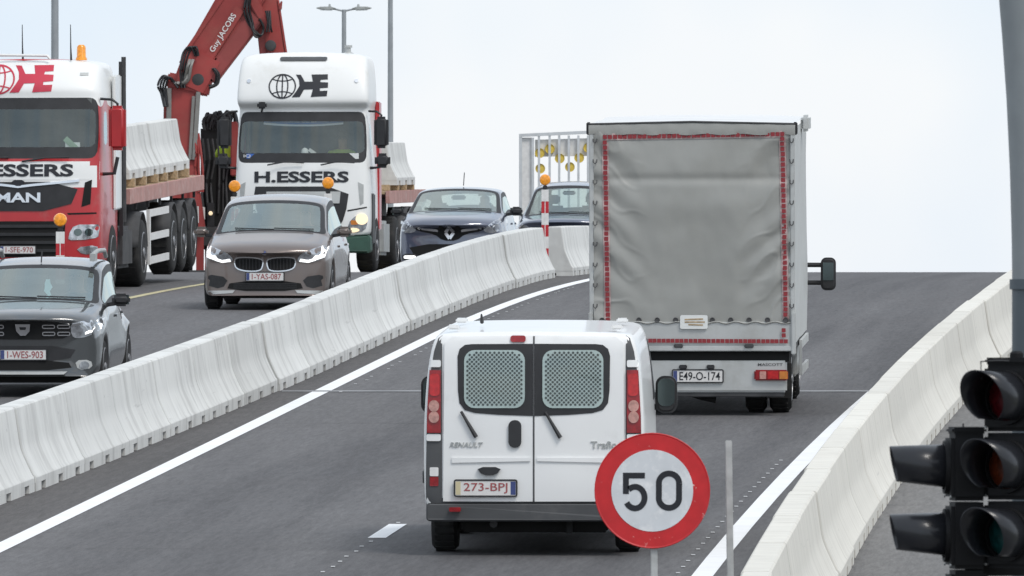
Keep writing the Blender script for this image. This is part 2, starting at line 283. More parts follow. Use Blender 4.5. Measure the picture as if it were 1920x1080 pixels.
class MB:
    def __init__(s): s.v = []; s.f = []
    def add(s, vs, fs):
        n = len(s.v); s.v += [Vector(p) for p in vs]; s.f += [tuple(i + n for i in f) for f in fs]; return s
    def box(s, c, d, rot=None):
        x, y, z = d[0] / 2, d[1] / 2, d[2] / 2; c = Vector(c)
        p = [Vector(q) for q in ((-x, -y, -z), (x, -y, -z), (x, y, -z), (-x, y, -z), (-x, -y, z), (x, -y, z), (x, y, z), (-x, y, z))]
        if rot: p = [rot @ q for q in p]
        return s.add([c + q for q in p], [(0, 3, 2, 1), (4, 5, 6, 7), (0, 1, 5, 4), (1, 2, 6, 5), (2, 3, 7, 6), (3, 0, 4, 7)])
    def bar(s, a, b, wx, wz, up=(0, 0, 1), w2=None, z2=None):
        a, b = Vector(a), Vector(b); d = (b - a).normalized(); u = Vector(up); r = d.cross(u)
        if r.length < 1e-4: r = d.cross(Vector((0, 1, 0)))
        r.normalize(); u = r.cross(d).normalized(); w2 = w2 or wx; z2 = z2 or wz
        q = []
        for p, ww, zz in ((a, wx, wz), (b, w2, z2)):
            q += [p + r * sx * ww / 2 + u * sz * zz / 2 for sx, sz in ((-1, -1), (1, -1), (1, 1), (-1, 1))]
        return s.add(q, [(0, 3, 2, 1), (4, 5, 6, 7), (0, 1, 5, 4), (1, 2, 6, 5), (2, 3, 7, 6), (3, 0, 4, 7)])
    def tube(s, pts, r, n=8, caps=True):
        pts = [Vector(p) for p in pts]; R = r if isinstance(r, (list, tuple)) else [r] * len(pts); vs, fs = [], []
        ref = Vector((0, 0, 1))
        for i, p in enumerate(pts):
            d = (pts[min(i + 1, len(pts) - 1)] - pts[max(i - 1, 0)]).normalized()
            a = d.cross(ref)
            if a.length < .05: a = d.cross(Vector((1, 0, 0)))
            a.normalize(); b = a.cross(d)
            vs += [p + (a * cos(2 * pi * k / n) + b * sin(2 * pi * k / n)) * R[i] for k in range(n)]
        for i in range(len(pts) - 1):
            fs += [(i * n + k, i * n + (k + 1) % n, (i + 1) * n + (k + 1) % n, (i + 1) * n + k) for k in range(n)]
        if caps: fs += [tuple(range(n - 1, -1, -1)), tuple((len(pts) - 1) * n + k for k in range(n))]
        return s.add(vs, fs)
    def lathe(s, prof, n=24, axis='X', c=(0, 0, 0)):
        """prof: list of (offset along the axis, radius)"""
        vs, fs = [], []
        for o, r in prof:
            for k in range(n):
                a = 2 * pi * k / n; p = (o, r * cos(a), r * sin(a))
                if axis == 'Y': p = (p[1], p[0], p[2])
                if axis == 'Z': p = (p[1], p[2], p[0])
                vs.append(Vector(p) + Vector(c))
        for i in range(len(prof) - 1):
            fs += [(i * n + k, i * n + (k + 1) % n, (i + 1) * n + (k + 1) % n, (i + 1) * n + k) for k in range(n)]
        fs += [tuple(range(n)), tuple((len(prof) - 1) * n + k for k in range(n - 1, -1, -1))]
        return s.add(vs, fs)
    def prism(s, poly, fn, d0, d1):
        """poly 2-D points; fn(u, v, d) -> 3-D"""
        n = len(poly); vs = [fn(u, v, d0) for u, v in poly] + [fn(u, v, d1) for u, v in poly]
        fs = [tuple(range(n)), tuple(range(2 * n - 1, n - 1, -1))] + [(i, (i + 1) % n, n + (i + 1) % n, n + i) for i in range(n)]
        return s.add(vs, fs)
    def mesh(s, name, mat, bevel=0, seg=2, smooth=False, ang=40):
        me = bpy.data.meshes.new(name); me.from_pydata([tuple(p) for p in s.v], [], s.f)
        bm = bmesh.new(); bm.from_mesh(me)
        bmesh.ops.recalc_face_normals(bm, faces=bm.faces)
        if bevel:
            ed = [e for e in bm.edges if e.is_manifold and e.calc_face_angle(0) > radians(35)]
            bmesh.ops.bevel(bm, geom=ed, offset=bevel, segments=seg, affect='EDGES', clamp_overlap=True)
        bm.to_mesh(me); bm.free()
        if smooth:
            for p in me.polygons: p.use_smooth = True
            me.set_sharp_from_angle(angle=radians(ang))
        me.materials.append(M[mat] if isinstance(mat, str) else mat)
        return me
    def build(s, name, mat, parent=None, bevel=0, seg=2, smooth=False):
        return new_obj(name, s.mesh(name, mat, bevel, seg, smooth), parent)

def thing(name, label, cat, group=None):
    o = bpy.data.objects.new(name, None); COL.objects.link(o); o.empty_display_size = .3
    return tag(o, label, cat, group)
def mtx(X, Y, head, dz=0, pitch=0):
    """matrix of a thing standing on the road at (X, Y), nose towards heading (clockwise from +Y)"""
    s = slope(Y) * cos(head) + pitch
    f = Vector((sin(head), cos(head), s)).normalized(); r = Vector((cos(head), -sin(head), 0)); r -= f * r.dot(f); r.normalize(); u = r.cross(f)
    m = Matrix((r, f, u)).transposed().to_4x4(); m.translation = Vector((X, Y, zr(Y) + dz)); return m
def place(o, X, Y, head, dz=0, pitch=0): o.matrix_world = mtx(X, Y, head, dz, pitch)
def place_rear(o, X, Y, head, half, pitch=0):
    """(X, Y) is where the near end stands; the origin lies half a length further along the heading"""
    place(o, X + sin(head) * half, Y + cos(head) * half, head, 0, pitch)

# ---- subdivided control cages, split into painted shell and panes
def cage(verts, faces, mats, insets, levels=2):
    bm = bmesh.new(); vv = [bm.verts.new(v) for v in verts]; bm.verts.ensure_lookup_table()
    for f, m in zip(faces, mats):
        f2 = [vv[i] for k, i in enumerate(f) if i not in f[:k]]
        if len(f2) < 3: continue
        try: fc = bm.faces.new(f2); fc.material_index = m
        except ValueError: pass
    bmesh.ops.recalc_face_normals(bm, faces=bm.faces)
    for m, steps in insets.items():
        for t, ring in steps:
            fs = [f for f in bm.faces if f.material_index == m]
            if not fs: continue
            r = bmesh.ops.inset_region(bm, faces=fs, thickness=t, use_even_offset=False, use_boundary=True)
            for f in r['faces']: f.material_index = ring
    me = bpy.data.meshes.new('cage'); bm.to_mesh(me); bm.free()
    nm = max([0] + [p.material_index for p in me.polygons]) + 1
    for _ in range(nm): me.materials.append(M['dark_plastic'])
    ob = bpy.data.objects.new('cage', me); COL.objects.link(ob)
    md = ob.modifiers.new('s', 'SUBSURF'); md.levels = levels; md.render_levels = levels
    dg = bpy.context.evaluated_depsgraph_get(); ev = bpy.data.meshes.new_from_object(ob.evaluated_get(dg))
    co = [v.co.copy() for v in ev.vertices]; parts = {}
    allf = [tuple(p.vertices) for p in ev.polygons]
    for p in ev.polygons: parts.setdefault(p.material_index, []).append(tuple(p.vertices))
    bvh = BVHTree.FromPolygons(co, allf)
    bpy.data.objects.remove(ob); bpy.data.meshes.remove(ev); bpy.data.meshes.remove(me)
    return co, parts, bvh
def shell(name, co, fs, mat, parent):
    idx = {}; vs = []; out = []
    for f in fs:
        g = []
        for i in f:
            if i not in idx: idx[i] = len(vs); vs.append(tuple(co[i]))
            g.append(idx[i])
        out.append(g)
    me = bpy.data.meshes.new(name); me.from_pydata(vs, [], out)
    for p in me.polygons: p.use_smooth = True
    me.materials.append(M[mat]); return new_obj(name, me, parent)
def islands(fs):
    par = {}
    def find(a):
        while par[a] != a: par[a] = par[par[a]]; a = par[a]
        return a
    for f in fs:
        for i in f: par.setdefault(i, i)
        for i in f[1:]: par[find(i)] = find(f[0])
    d = {}
    for f in fs: d.setdefault(find(f[0]), []).append(f)
    return list(d.values())

def chaikin(p, n=2):
    for _ in range(n):
        q = []
        for i in range(len(p)):
            a, b = p[i], p[(i + 1) % len(p)]
            q += [(a[0] * .75 + b[0] * .25, a[1] * .75 + b[1] * .25), (a[0] * .25 + b[0] * .75, a[1] * .25 + b[1] * .75)]
        p = q
    return p
def rrect(u0, v0, u1, v1, r, n=4):
    p = []
    for cx, cy, a0 in ((u1 - r, v1 - r, 0), (u0 + r, v1 - r, 90), (u0 + r, v0 + r, 180), (u1 - r, v0 + r, 270)):
        for k in range(n + 1):
            a = radians(a0 + 90 * k / n); p.append((cx + r * cos(a), cy + r * sin(a)))
    return p
def ell(cu, cv, ru, rv, n=20): return [(cu + ru * cos(2 * pi * k / n), cv + rv * sin(2 * pi * k / n)) for k in range(n)]

class Skin:
    """lays flat outlines onto a body: view 'F' seen from the front, 'R' from the rear, 'S+'/'S-' from the sides"""
    def __init__(s, bvh, far=60): s.b = bvh; s.far = far
    def frame(s, view, u, v):
        if view == 'F': return Vector((-u, s.far, v)), Vector((0, -1, 0))
        if view == 'R': return Vector((u, -s.far, v)), Vector((0, 1, 0))
        if view == 'S+': return Vector((s.far, u, v)), Vector((-1, 0, 0))
        if view == 'S-': return Vector((-s.far, u, v)), Vector((1, 0, 0))
    def hit(s, view, u, v):
        o, d = s.frame(view, u, v); h = s.b.ray_cast(o, d, s.far * 3)
        return h[0]
    def patch(s, name, view, polys, mat, parent, off=.006, thick=.02, fine=.09):
        """polys: one outline or a list of outlines/triangle soups"""
        if polys and not isinstance(polys[0], list): polys = [polys]
        bm = bmesh.new()
        for poly in polys:
            try: bm.faces.new([bm.verts.new((u, v, 0)) for u, v in poly])
            except ValueError: pass
        return s._finish(name, view, bm, mat, parent, off, thick, fine)
    def soup(s, name, view, vf, mat, parent, off=.006, thick=.006, fine=.25):
        bm = bmesh.new(); vv = [bm.verts.new((u, v, 0)) for u, v in vf[0]]
        for f in vf[1]:
            try: bm.faces.new([vv[i] for i in f])
            except ValueError: pass
        return s._finish(name, view, bm, mat, parent, off, thick, fine)
    def _finish(s, name, view, bm, mat, parent, off, thick, fine):
        bmesh.ops.triangulate(bm, faces=bm.faces)
        for _ in range(4):
            le = [e for e in bm.edges if e.calc_length() > fine]
            if not le: break
            bmesh.ops.subdivide_edges(bm, edges=le, cuts=1)
            bmesh.ops.triangulate(bm, faces=[f for f in bm.faces if len(f.verts) > 3])
        d = s.frame(view, 0, 0)[1]; bad = []; last = None; P = {}
        for v in bm.verts:
            h = s.hit(view, v.co.x, v.co.y)
            if h is None: bad.append(v)
            else: P[v] = h; last = h
        for v in bad:
            o, _ = s.frame(view, v.co.x, v.co.y)
            best = min(P, key=lambda q: (q.co - v.co).length) if P else None
            if best is None: continue
            h = P[best]
            P[v] = Vector((o.x, h.y, o.z)) if view in 'FR' else Vector((h.x, o.y, o.z))
        top = {v: P[v] - d * (off + 0) for v in bm.verts}
        bnd = [e for e in bm.edges if len(e.link_faces) == 1]
        vl = list(bm.verts); ix = {v: i for i, v in enumerate(vl)}
        vs = [top[v] for v in vl]; fs = [tuple(ix[v] for v in f.verts) for f in bm.faces]
        n = len(vs); low = {}
        for e in bnd:
            q = []
            for v in e.verts:
                if v not in low: low[v] = len(vs); vs.append(top[v] + d * (off + thick))
                q.append((ix[v], low[v]))
            fs.append((q[0][0], q[1][0], q[1][1], q[0][1]))
        bm.free()
        mb = MB(); mb.add(vs, fs); return mb.build(name, mat, parent, smooth=True)

def text2d(txt, wid, hei, bold=.0, shear=0.):
    """letter outlines filled as triangles, scaled to the given width and cap height, centred on 0,0"""
    cu = bpy.data.curves.new('t', 'FONT'); cu.body = txt; cu.align_x = 'CENTER'; cu.offset = bold; cu.shear = shear; cu.resolution_u = 3
    ob = bpy.data.objects.new('t', cu); COL.objects.link(ob)
    me = bpy.data.meshes.new_from_object(ob.evaluated_get(bpy.context.evaluated_depsgraph_get()))
    xs = [v.co.x for v in me.vertices]; ys = [v.co.y for v in me.vertices]
    x0, x1, y0, y1 = min(xs), max(xs), min(ys), max(ys)
    vs = [((v.co.x - (x0 + x1) / 2) / (x1 - x0) * wid, (v.co.y - (y0 + y1) / 2) / (y1 - y0) * hei) for v in me.vertices]
    fs = [tuple(p.vertices) for p in me.polygons]
    bpy.data.objects.remove(ob); bpy.data.meshes.remove(me); bpy.data.curves.remove(cu)
    return vs, fs
def shift(vf, du, dv): return [(u + du, v + dv) for u, v in vf[0]], vf[1]
def flat(name, vf, fn, mat, parent, th=.003):
    """flat lettering standing th proud; fn(u, v, d)"""
    mb = MB(); mb.add([fn(u, v, th) for u, v in vf[0]], vf[1])
    return mb.build(name, mat, parent)
def ring2d(pts, wd):
    """closed or open ribbon along 2-D points -> list of quads"""
    qs = []
    for a, b in zip(pts, pts[1:]):
        dx, dy = b[0] - a[0], b[1] - a[1]; l = sqrt(dx * dx + dy * dy) or 1; nx, ny = -dy / l * wd / 2, dx / l * wd / 2
        qs.append([(a[0] + nx, a[1] + ny), (a[0] - nx, a[1] - ny), (b[0] - nx, b[1] - ny), (b[0] + nx, b[1] + ny)])
    return qs

_wheel = {}
def wheel(parent, x, y, R, wd, rim='rim_grey', side=1, dish=0.0, truck=False):
    key = (R, wd, rim, side, truck)
    if key not in _wheel:
        t = MB(); r1 = R * (.60 if truck else .66)
        t.lathe([(-wd / 2, r1), (-wd / 2 - .004, R * .86), (-wd / 2 + .03, R * .975), (-wd / 2 + .06, R), (wd / 2 - .06, R), (wd / 2 - .03, R * .975), (wd / 2 + .004, R * .86), (wd / 2, r1)], 28)
        # tread blocks
        for k in range(28):
            a = 2 * pi * k / 28
            t.box((0, cos(a) * R * .997, sin(a) * R * .997), (wd * .74, .018, .05), Matrix.Rotation(a, 3, 'X'))
        tm = t.mesh('tyre', 'rubber', smooth=True)
        r = MB(); s = side
        r.lathe([(s * (wd / 2 - .05), .02), (s * (wd / 2 - .05), r1 * .96), (s * (wd / 2 + .002), r1 * 1.02), (s * (wd / 2 + .006), r1 * .97), (s * (wd / 2 - .03), r1 * .93)], 28)
        for k in range(10):
            a = 2 * pi * k / 10; c = Vector((s * (wd / 2 - .02), cos(a) * r1 * .5, sin(a) * r1 * .5))
            r.bar((s * (wd / 2 - .015), cos(a) * .05, sin(a) * .05), (s * (wd / 2 - .03), cos(a) * r1 * .92, sin(a) * r1 * .92), .05, .03, up=(1, 0, 0))
        r.lathe([(s * (wd / 2 - .05), R * .17), (s * (wd / 2 + .01), R * .15), (s * (wd / 2 + .02), R * .08)], 14)
        _wheel[key] = (tm, r.mesh('rim', rim, smooth=True))
    tm, rm = _wheel[key]
    o = new_obj('wheel', tm, parent); o.location = (x, y, R); o.rotation_euler = (random.uniform(0, 6), 0, 0)
    new_obj('rim', rm, o); return o

def plate(parent, txt, fn, wid=.52, hei=.11, ink='plate_red_ink', left='plate_blue', right=None, chars=.78):
    """fn(u, v, d) maps the plate plane to the body"""
    p = MB().prism(rrect(-wid / 2, -hei / 2, wid / 2, hei / 2, .008, 2), fn, 0, .012).build('number_plate', 'plate_white', parent)
    fr = MB()
    for q in ring2d(rrect(-wid / 2 - .006, -hei / 2 - .006, wid / 2 + .006, hei / 2 + .006, .01, 2) + [(wid / 2 + .006, hei / 2 - .004)], .013): fr.prism(q, fn, 0, .016)
    fr.build('plate_frame', 'dark_plastic', p)
    du = 0
    if left: MB().prism([(-wid / 2 + .004, -hei / 2 + .006), (-wid / 2 + .046, -hei / 2 + .006), (-wid / 2 + .046, hei / 2 - .006), (-wid / 2 + .004, hei / 2 - .006)], fn, .0, .014).build('country_band', left, p); du = .022
    if right: MB().prism([(wid / 2 - .046, -hei / 2 + .006), (wid / 2 - .004, -hei / 2 + .006), (wid / 2 - .004, hei / 2 - .006), (wid / 2 - .046, hei / 2 - .006)], fn, .0, .014).build('plate_band', right, p); du = 0
    flat('lettering', shift(text2d(txt, wid * chars, hei * .72, .006), du, 0), fn, ink, p, .0155)
    return p

# ------------------------------------------------------------------ road plan (all curves as x of y)
def x_lb(y):                                      # right foot of the left barrier row
    d = y - 130
    if d > 55: return -3.0 + .0769 * 55 - 2.39e-4 * 3025 + (d - 55) * .0640 + max(0, d - 68) ** 2 * 2.5e-4
    return -3.0 + .0769 * d - 2.39e-4 * d * d
def x_lw(y): d = y - 130; return -2.465 + .0685 * d - 2.1e-5 * min(d, 60) ** 2 + max(0, d - 60) ** 2 * 2.5e-4
def x_rw(y):
    d = y - 130
    return 3.836 + .0769 * d + 2.4e-4 * d * d
def x_rb(y): d = y - 130; return 4.787 + .0766 * d + 2.8e-4 * d * d      # top right arris of the right barrier row
def strip(name, fa, fb, ys, dz, mat, parent=None, n=1):
    vs, fs = [], []
    for y in ys:
        a, b = fa(y), fb(y)
        for k in range(n + 1): vs.append((a + (b - a) * k / n, y, zr(y) + dz))
    for i in range(len(ys) - 1):
        for k in range(n): q = i * (n + 1) + k; fs.append((q, q + 1, q + n + 2, q + n + 1))
    return MB().add(vs, fs).build(name, mat, parent)
ys = [float(y) for y in list(range(40, 150, 5)) + list(range(150, 340, 3))]
gy = [-400, -100, -20, 0, 20, 28] + [30 + 5 * k for k in range(24)] + [150 + 3 * k for k in range(62)] + [340, 400, 600, 1000, 2000, 4000]
gxs = [-2500, -300, -60, -25, 25, 60, 300, 2500]
vs_, fs_ = [], []
for y in gy:
    for x in gxs: vs_.append((x, y, zr(y) - .008))
for i in range(len(gy) - 1):
    for k in range(len(gxs) - 1): q = i * len(gxs) + k; fs_.append((q, q + 1, q + len(gxs) + 1, q + len(gxs)))
tag(MB().add(vs_, fs_).build('ground', 'earth'), kind='structure')
road = tag(strip('road', lambda y: x_lw(y) + .0, lambda y: x_rb(y) - .1, ys, 0, 'asphalt', n=4), kind='structure')
tag(strip('road_shoulder', lambda y: x_lb(y) - .3, lambda y: x_lw(y), ys, 0, 'asphalt_edge'), kind='structure')
oroad = tag(strip('oncoming_road', lambda y: x_lb(y) - 16, lambda y: x_lb(y) - .3, ys, 0, 'asphalt_left', n=4), kind='structure')
tag(strip('side_road', lambda y: x_rb(y) - .1, lambda y: x_rb(y) + 9, ys, 0, 'asphalt_side', n=4), kind='structure')
ys2 = [y for y in ys if y >= 80]
strip('edge_line', lambda y: x_lw(y) - .095, lambda y: x_lw(y) + .095, ys2, .005, 'line_white', road)
strip('edge_line', lambda y: x_rw(y) - .09, lambda y: x_rw(y) + .09, [y for y in ys2 if y < 190], .005, 'line_white', road)
strip('edge_line', lambda y: -5.61 + .073 * (y - 167.8) - .07, lambda y: -5.61 + .073 * (y - 167.8) + .07, [y for y in ys2 if 120 < y < 250], .005, 'line_yellow', oroad)
dashx = lambda y: -1.11 + .0715 * (y - 104.2) + 1.0e-4 * (y - 104.2) ** 2
for k in range(6):
    y0 = 103.1 + 12.5 * k
    strip('lane_dash', lambda y: dashx(y) - .08, lambda y: dashx(y) + .08, [y0, y0 + 1.1, y0 + 2.3], .005, 'line_white', road)
dot = MB().box((0, 0, 0), (.035, .12, .002)).mesh('setting_out_mark', 'line_dull')
def mark(x, y, rot=0):
    o = new_obj('setting_out_mark', dot, road); o.location = (x, y, zr(y) + .006); o.rotation_euler = (slope(y), 0, rot)
for k in range(14):
    y = 95.5 + k * .78
    if not 102.8 < y < 105.6: mark(dashx(y) + random.uniform(-.02, .02), y)
for k in range(40):
    if random.random() < .8: mark(x_lw(134 + k * 1.1) + .24 + random.uniform(-.03, .03), 134 + k * 1.1)
for k in range(26): mark(x_rw(95 + k * .9) - .22, 95 + k * .9)
# pale saw-cut joint across the carriageway
MB().add([(x_lb(134.2) + .05, 134.05, zr(134.05) + .006), (x_rb(134.2) - .2, 134.05, zr(134.05) + .006), (x_rb(134.2) - .2, 134.4, zr(134.4) + .006), (x_lb(134.2) + .05, 134.4, zr(134.4) + .006)], [(0, 1, 2, 3)]).build('expansion_joint', 'joint_pale', road)

# pale kerb of the side road (foot of frame, right)
kb = MB()
for k in range(12):
    y0 = 84 + k * 2.0; y1 = y0 + 1.985
    fx = lambda y: x_rb(y) + 1.62
    kb = MB(); q = [(0, -.02), (.16, -.02), (.16, .13), (.03, .13), (0, .10)]
    kb.add([(fx(y) + u, y, zr(y) + v) for y in (y0, y1) for u, v in q], [(0, 1, 2, 3, 4), (9, 8, 7, 6, 5)] + [(i, (i + 1) % 5, 5 + (i + 1) % 5, 5 + i) for i in range(5)])
    tag(kb.build('kerb_stone', 'stripe_white', bevel=.01), 'pale kerb stone along the side road behind the right barrier', 'kerb', 'kerb stones of the side road')

# ------------------------------------------------------------------ concrete barriers
BL = 3.83
def barrier_mesh(mat='concrete'):
    prof = [(.30, .078), (.30, .128), (.295, .14), (.278, .16), (.232, .255), (.196, .335), (.172, .395), (.158, .45), (.150, .50), (.112, .765), (.108, .785), (.092, .80)]
    loop = prof + [(-x, z) for x, z in reversed(prof)]
    n = len(loop); L2 = BL / 2 - .014; mb = MB(); rows = []
    for y, k in ((-L2, .012), (-L2 + .012, 0), (-.7, 0), (.7, 0), (L2 - .012, 0), (L2, .012)):
        rows.append([(x - k * (1 if x > 0 else -1), y, z - (k if z > .7 else 0)) for x, z in loop])
    mb.add([p for r in rows for p in r], [tuple(range(n)), tuple(5 * n + i for i in range(n - 1, -1, -1))] +
           [(i * n + j, i * n + (j + 1) % n, (i + 1) * n + (j + 1) % n, (i + 1) * n + j) for i in range(5) for j in range(n)])
    for a, b in ((-L2 + .004, -1.5), (-1.17, -.17), (.17, 1.17), (1.5, L2 - .004)):      # feet between the drain slots
        mb.box((0, (a + b) / 2, .034), (.598, b - a, .090))
    return mb.mesh('concrete_barrier', mat, smooth=True, ang=22)
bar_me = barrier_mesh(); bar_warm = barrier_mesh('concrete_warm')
def put_barrier(fx, y, lab, grp, dx=0, dz=0, me=None):
    xa, xb = fx(y - BL / 2), fx(y + BL / 2); o = new_obj('concrete_barrier', me or bar_me)
    place(o, (xa + xb) / 2 + dx, y, atan((xb - xa) / BL), dz); return tag(o, lab, 'barrier', grp)
y = 188.0 - BL / 2; k = 0
ORD = ['first', 'second', 'third', 'fourth', 'fifth', 'sixth', 'seventh', 'eighth', 'ninth', 'tenth'] + ['%dth' % n for n in range(11, 21)] + ['21st', '22nd', '23rd'] + ['%dth' % n for n in range(24, 40)]
while y > 94:
    lab = ORD[k] + ' barrier element from the striped post in the row between the carriageways'
    grp = 'barrier row between the carriageways'
    if k == 0: lab, grp = 'end concrete barrier element beside the red and white striped post', None
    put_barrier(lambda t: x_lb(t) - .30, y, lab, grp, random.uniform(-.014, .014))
    y -= BL * (1.0 if k != 13 else 1.012); k += 1
y = 190.9 + BL / 2
for k in range(9):
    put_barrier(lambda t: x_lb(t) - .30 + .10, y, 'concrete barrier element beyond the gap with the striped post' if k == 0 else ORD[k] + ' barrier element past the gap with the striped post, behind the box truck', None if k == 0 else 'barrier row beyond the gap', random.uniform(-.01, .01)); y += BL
y = 82.0; k = 0
while y < 232:
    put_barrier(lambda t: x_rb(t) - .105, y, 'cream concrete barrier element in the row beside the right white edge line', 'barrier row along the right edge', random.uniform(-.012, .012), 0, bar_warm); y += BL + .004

# ------------------------------------------------------------------ seated person (behind windscreens)
def person_mesh():
    J = {'pel': (0, 0, .12, .16), 'wai': (0, -.03, .30, .15), 'che': (0, -.06, .50, .17), 'nek': (0, -.06, .66, .065), 'hd0': (0, -.04, .76, .085), 'hd1': (0, -.03, .86, .095),
         'shl': (-.19, -.06, .56, .075), 'ell': (-.26, .10, .36, .05), 'wrl': (-.19, .32, .42, .033), 'hal': (-.17, .40, .44, .035),
         'shr': (.19, -.06, .56, .075), 'elr': (.26, .10, .36, .05), 'wrr': (.19, .32, .42, .033), 'har': (.17, .40, .44, .035),
         'knl': (-.12, .46, .20, .075), 'anl': (-.12, .62, -.18, .05), 'knr': (.12, .46, .20, .075), 'anr': (.12, .62, -.18, .05)}
    E = [('pel', 'wai'), ('wai', 'che'), ('che', 'nek'), ('nek', 'hd0'), ('hd0', 'hd1'), ('che', 'shl'), ('shl', 'ell'), ('ell', 'wrl'), ('wrl', 'hal'), ('che', 'shr'), ('shr', 'elr'), ('elr', 'wrr'), ('wrr', 'har'), ('pel', 'knl'), ('knl', 'anl'), ('pel', 'knr'), ('knr', 'anr')]
    ks = list(J); me = bpy.data.meshes.new('p'); me.from_pydata([J[k][:3] for k in ks], [(ks.index(a), ks.index(b)) for a, b in E], [])
    ob = bpy.data.objects.new('p', me); COL.objects.link(ob)
    ob.modifiers.new('k', 'SKIN'); ob.modifiers.new('s', 'SUBSURF').levels = 2; ob.modifiers['s'].render_levels = 2
    for i, k in enumerate(ks):
        sv = me.skin_vertices[0].data[i]; r = J[k][3]; sv.radius = (r, r); sv.use_root = (k == 'pel')
    ev = bpy.data.meshes.new_from_object(ob.evaluated_get(bpy.context.evaluated_depsgraph_get()))
    bpy.data.objects.remove(ob); return ev
_pm = person_mesh()
def person(host, loc, mat, label):
    me = _pm.copy(); me.materials.clear(); me.materials.append(M[mat]); me.materials.append(M['skin'])
    for p in me.polygons:
        c = p.center; p.use_smooth = True
        p.material_index = 1 if (c.z > .64 or c.y > .31 and c.z > .3) else 0
    o = new_obj('person', me); o.matrix_world = host.matrix_world @ Matrix.Translation(loc)
    tag(o, label, 'person')
    h = MB(); pts = []
    h.lathe([(-.02, .112), (.03, .112), (.07, .09), (.10, .05), (.108, .01)], 14, 'Z', (0, -.045, .87)); h.build('hair', 'hair', o, smooth=True)
    f = MB(); f.box((0, .07, .80), (.025, .035, .05)); f.build('nose', 'skin', o, bevel=.008)
    for s in (-1, 1): MB().lathe([(0, .004), (.006, .010), (.012, .004)], 8, 'Y', (s * .033, .052, .835)).build('eye', 'dark_plastic', o)
    return o

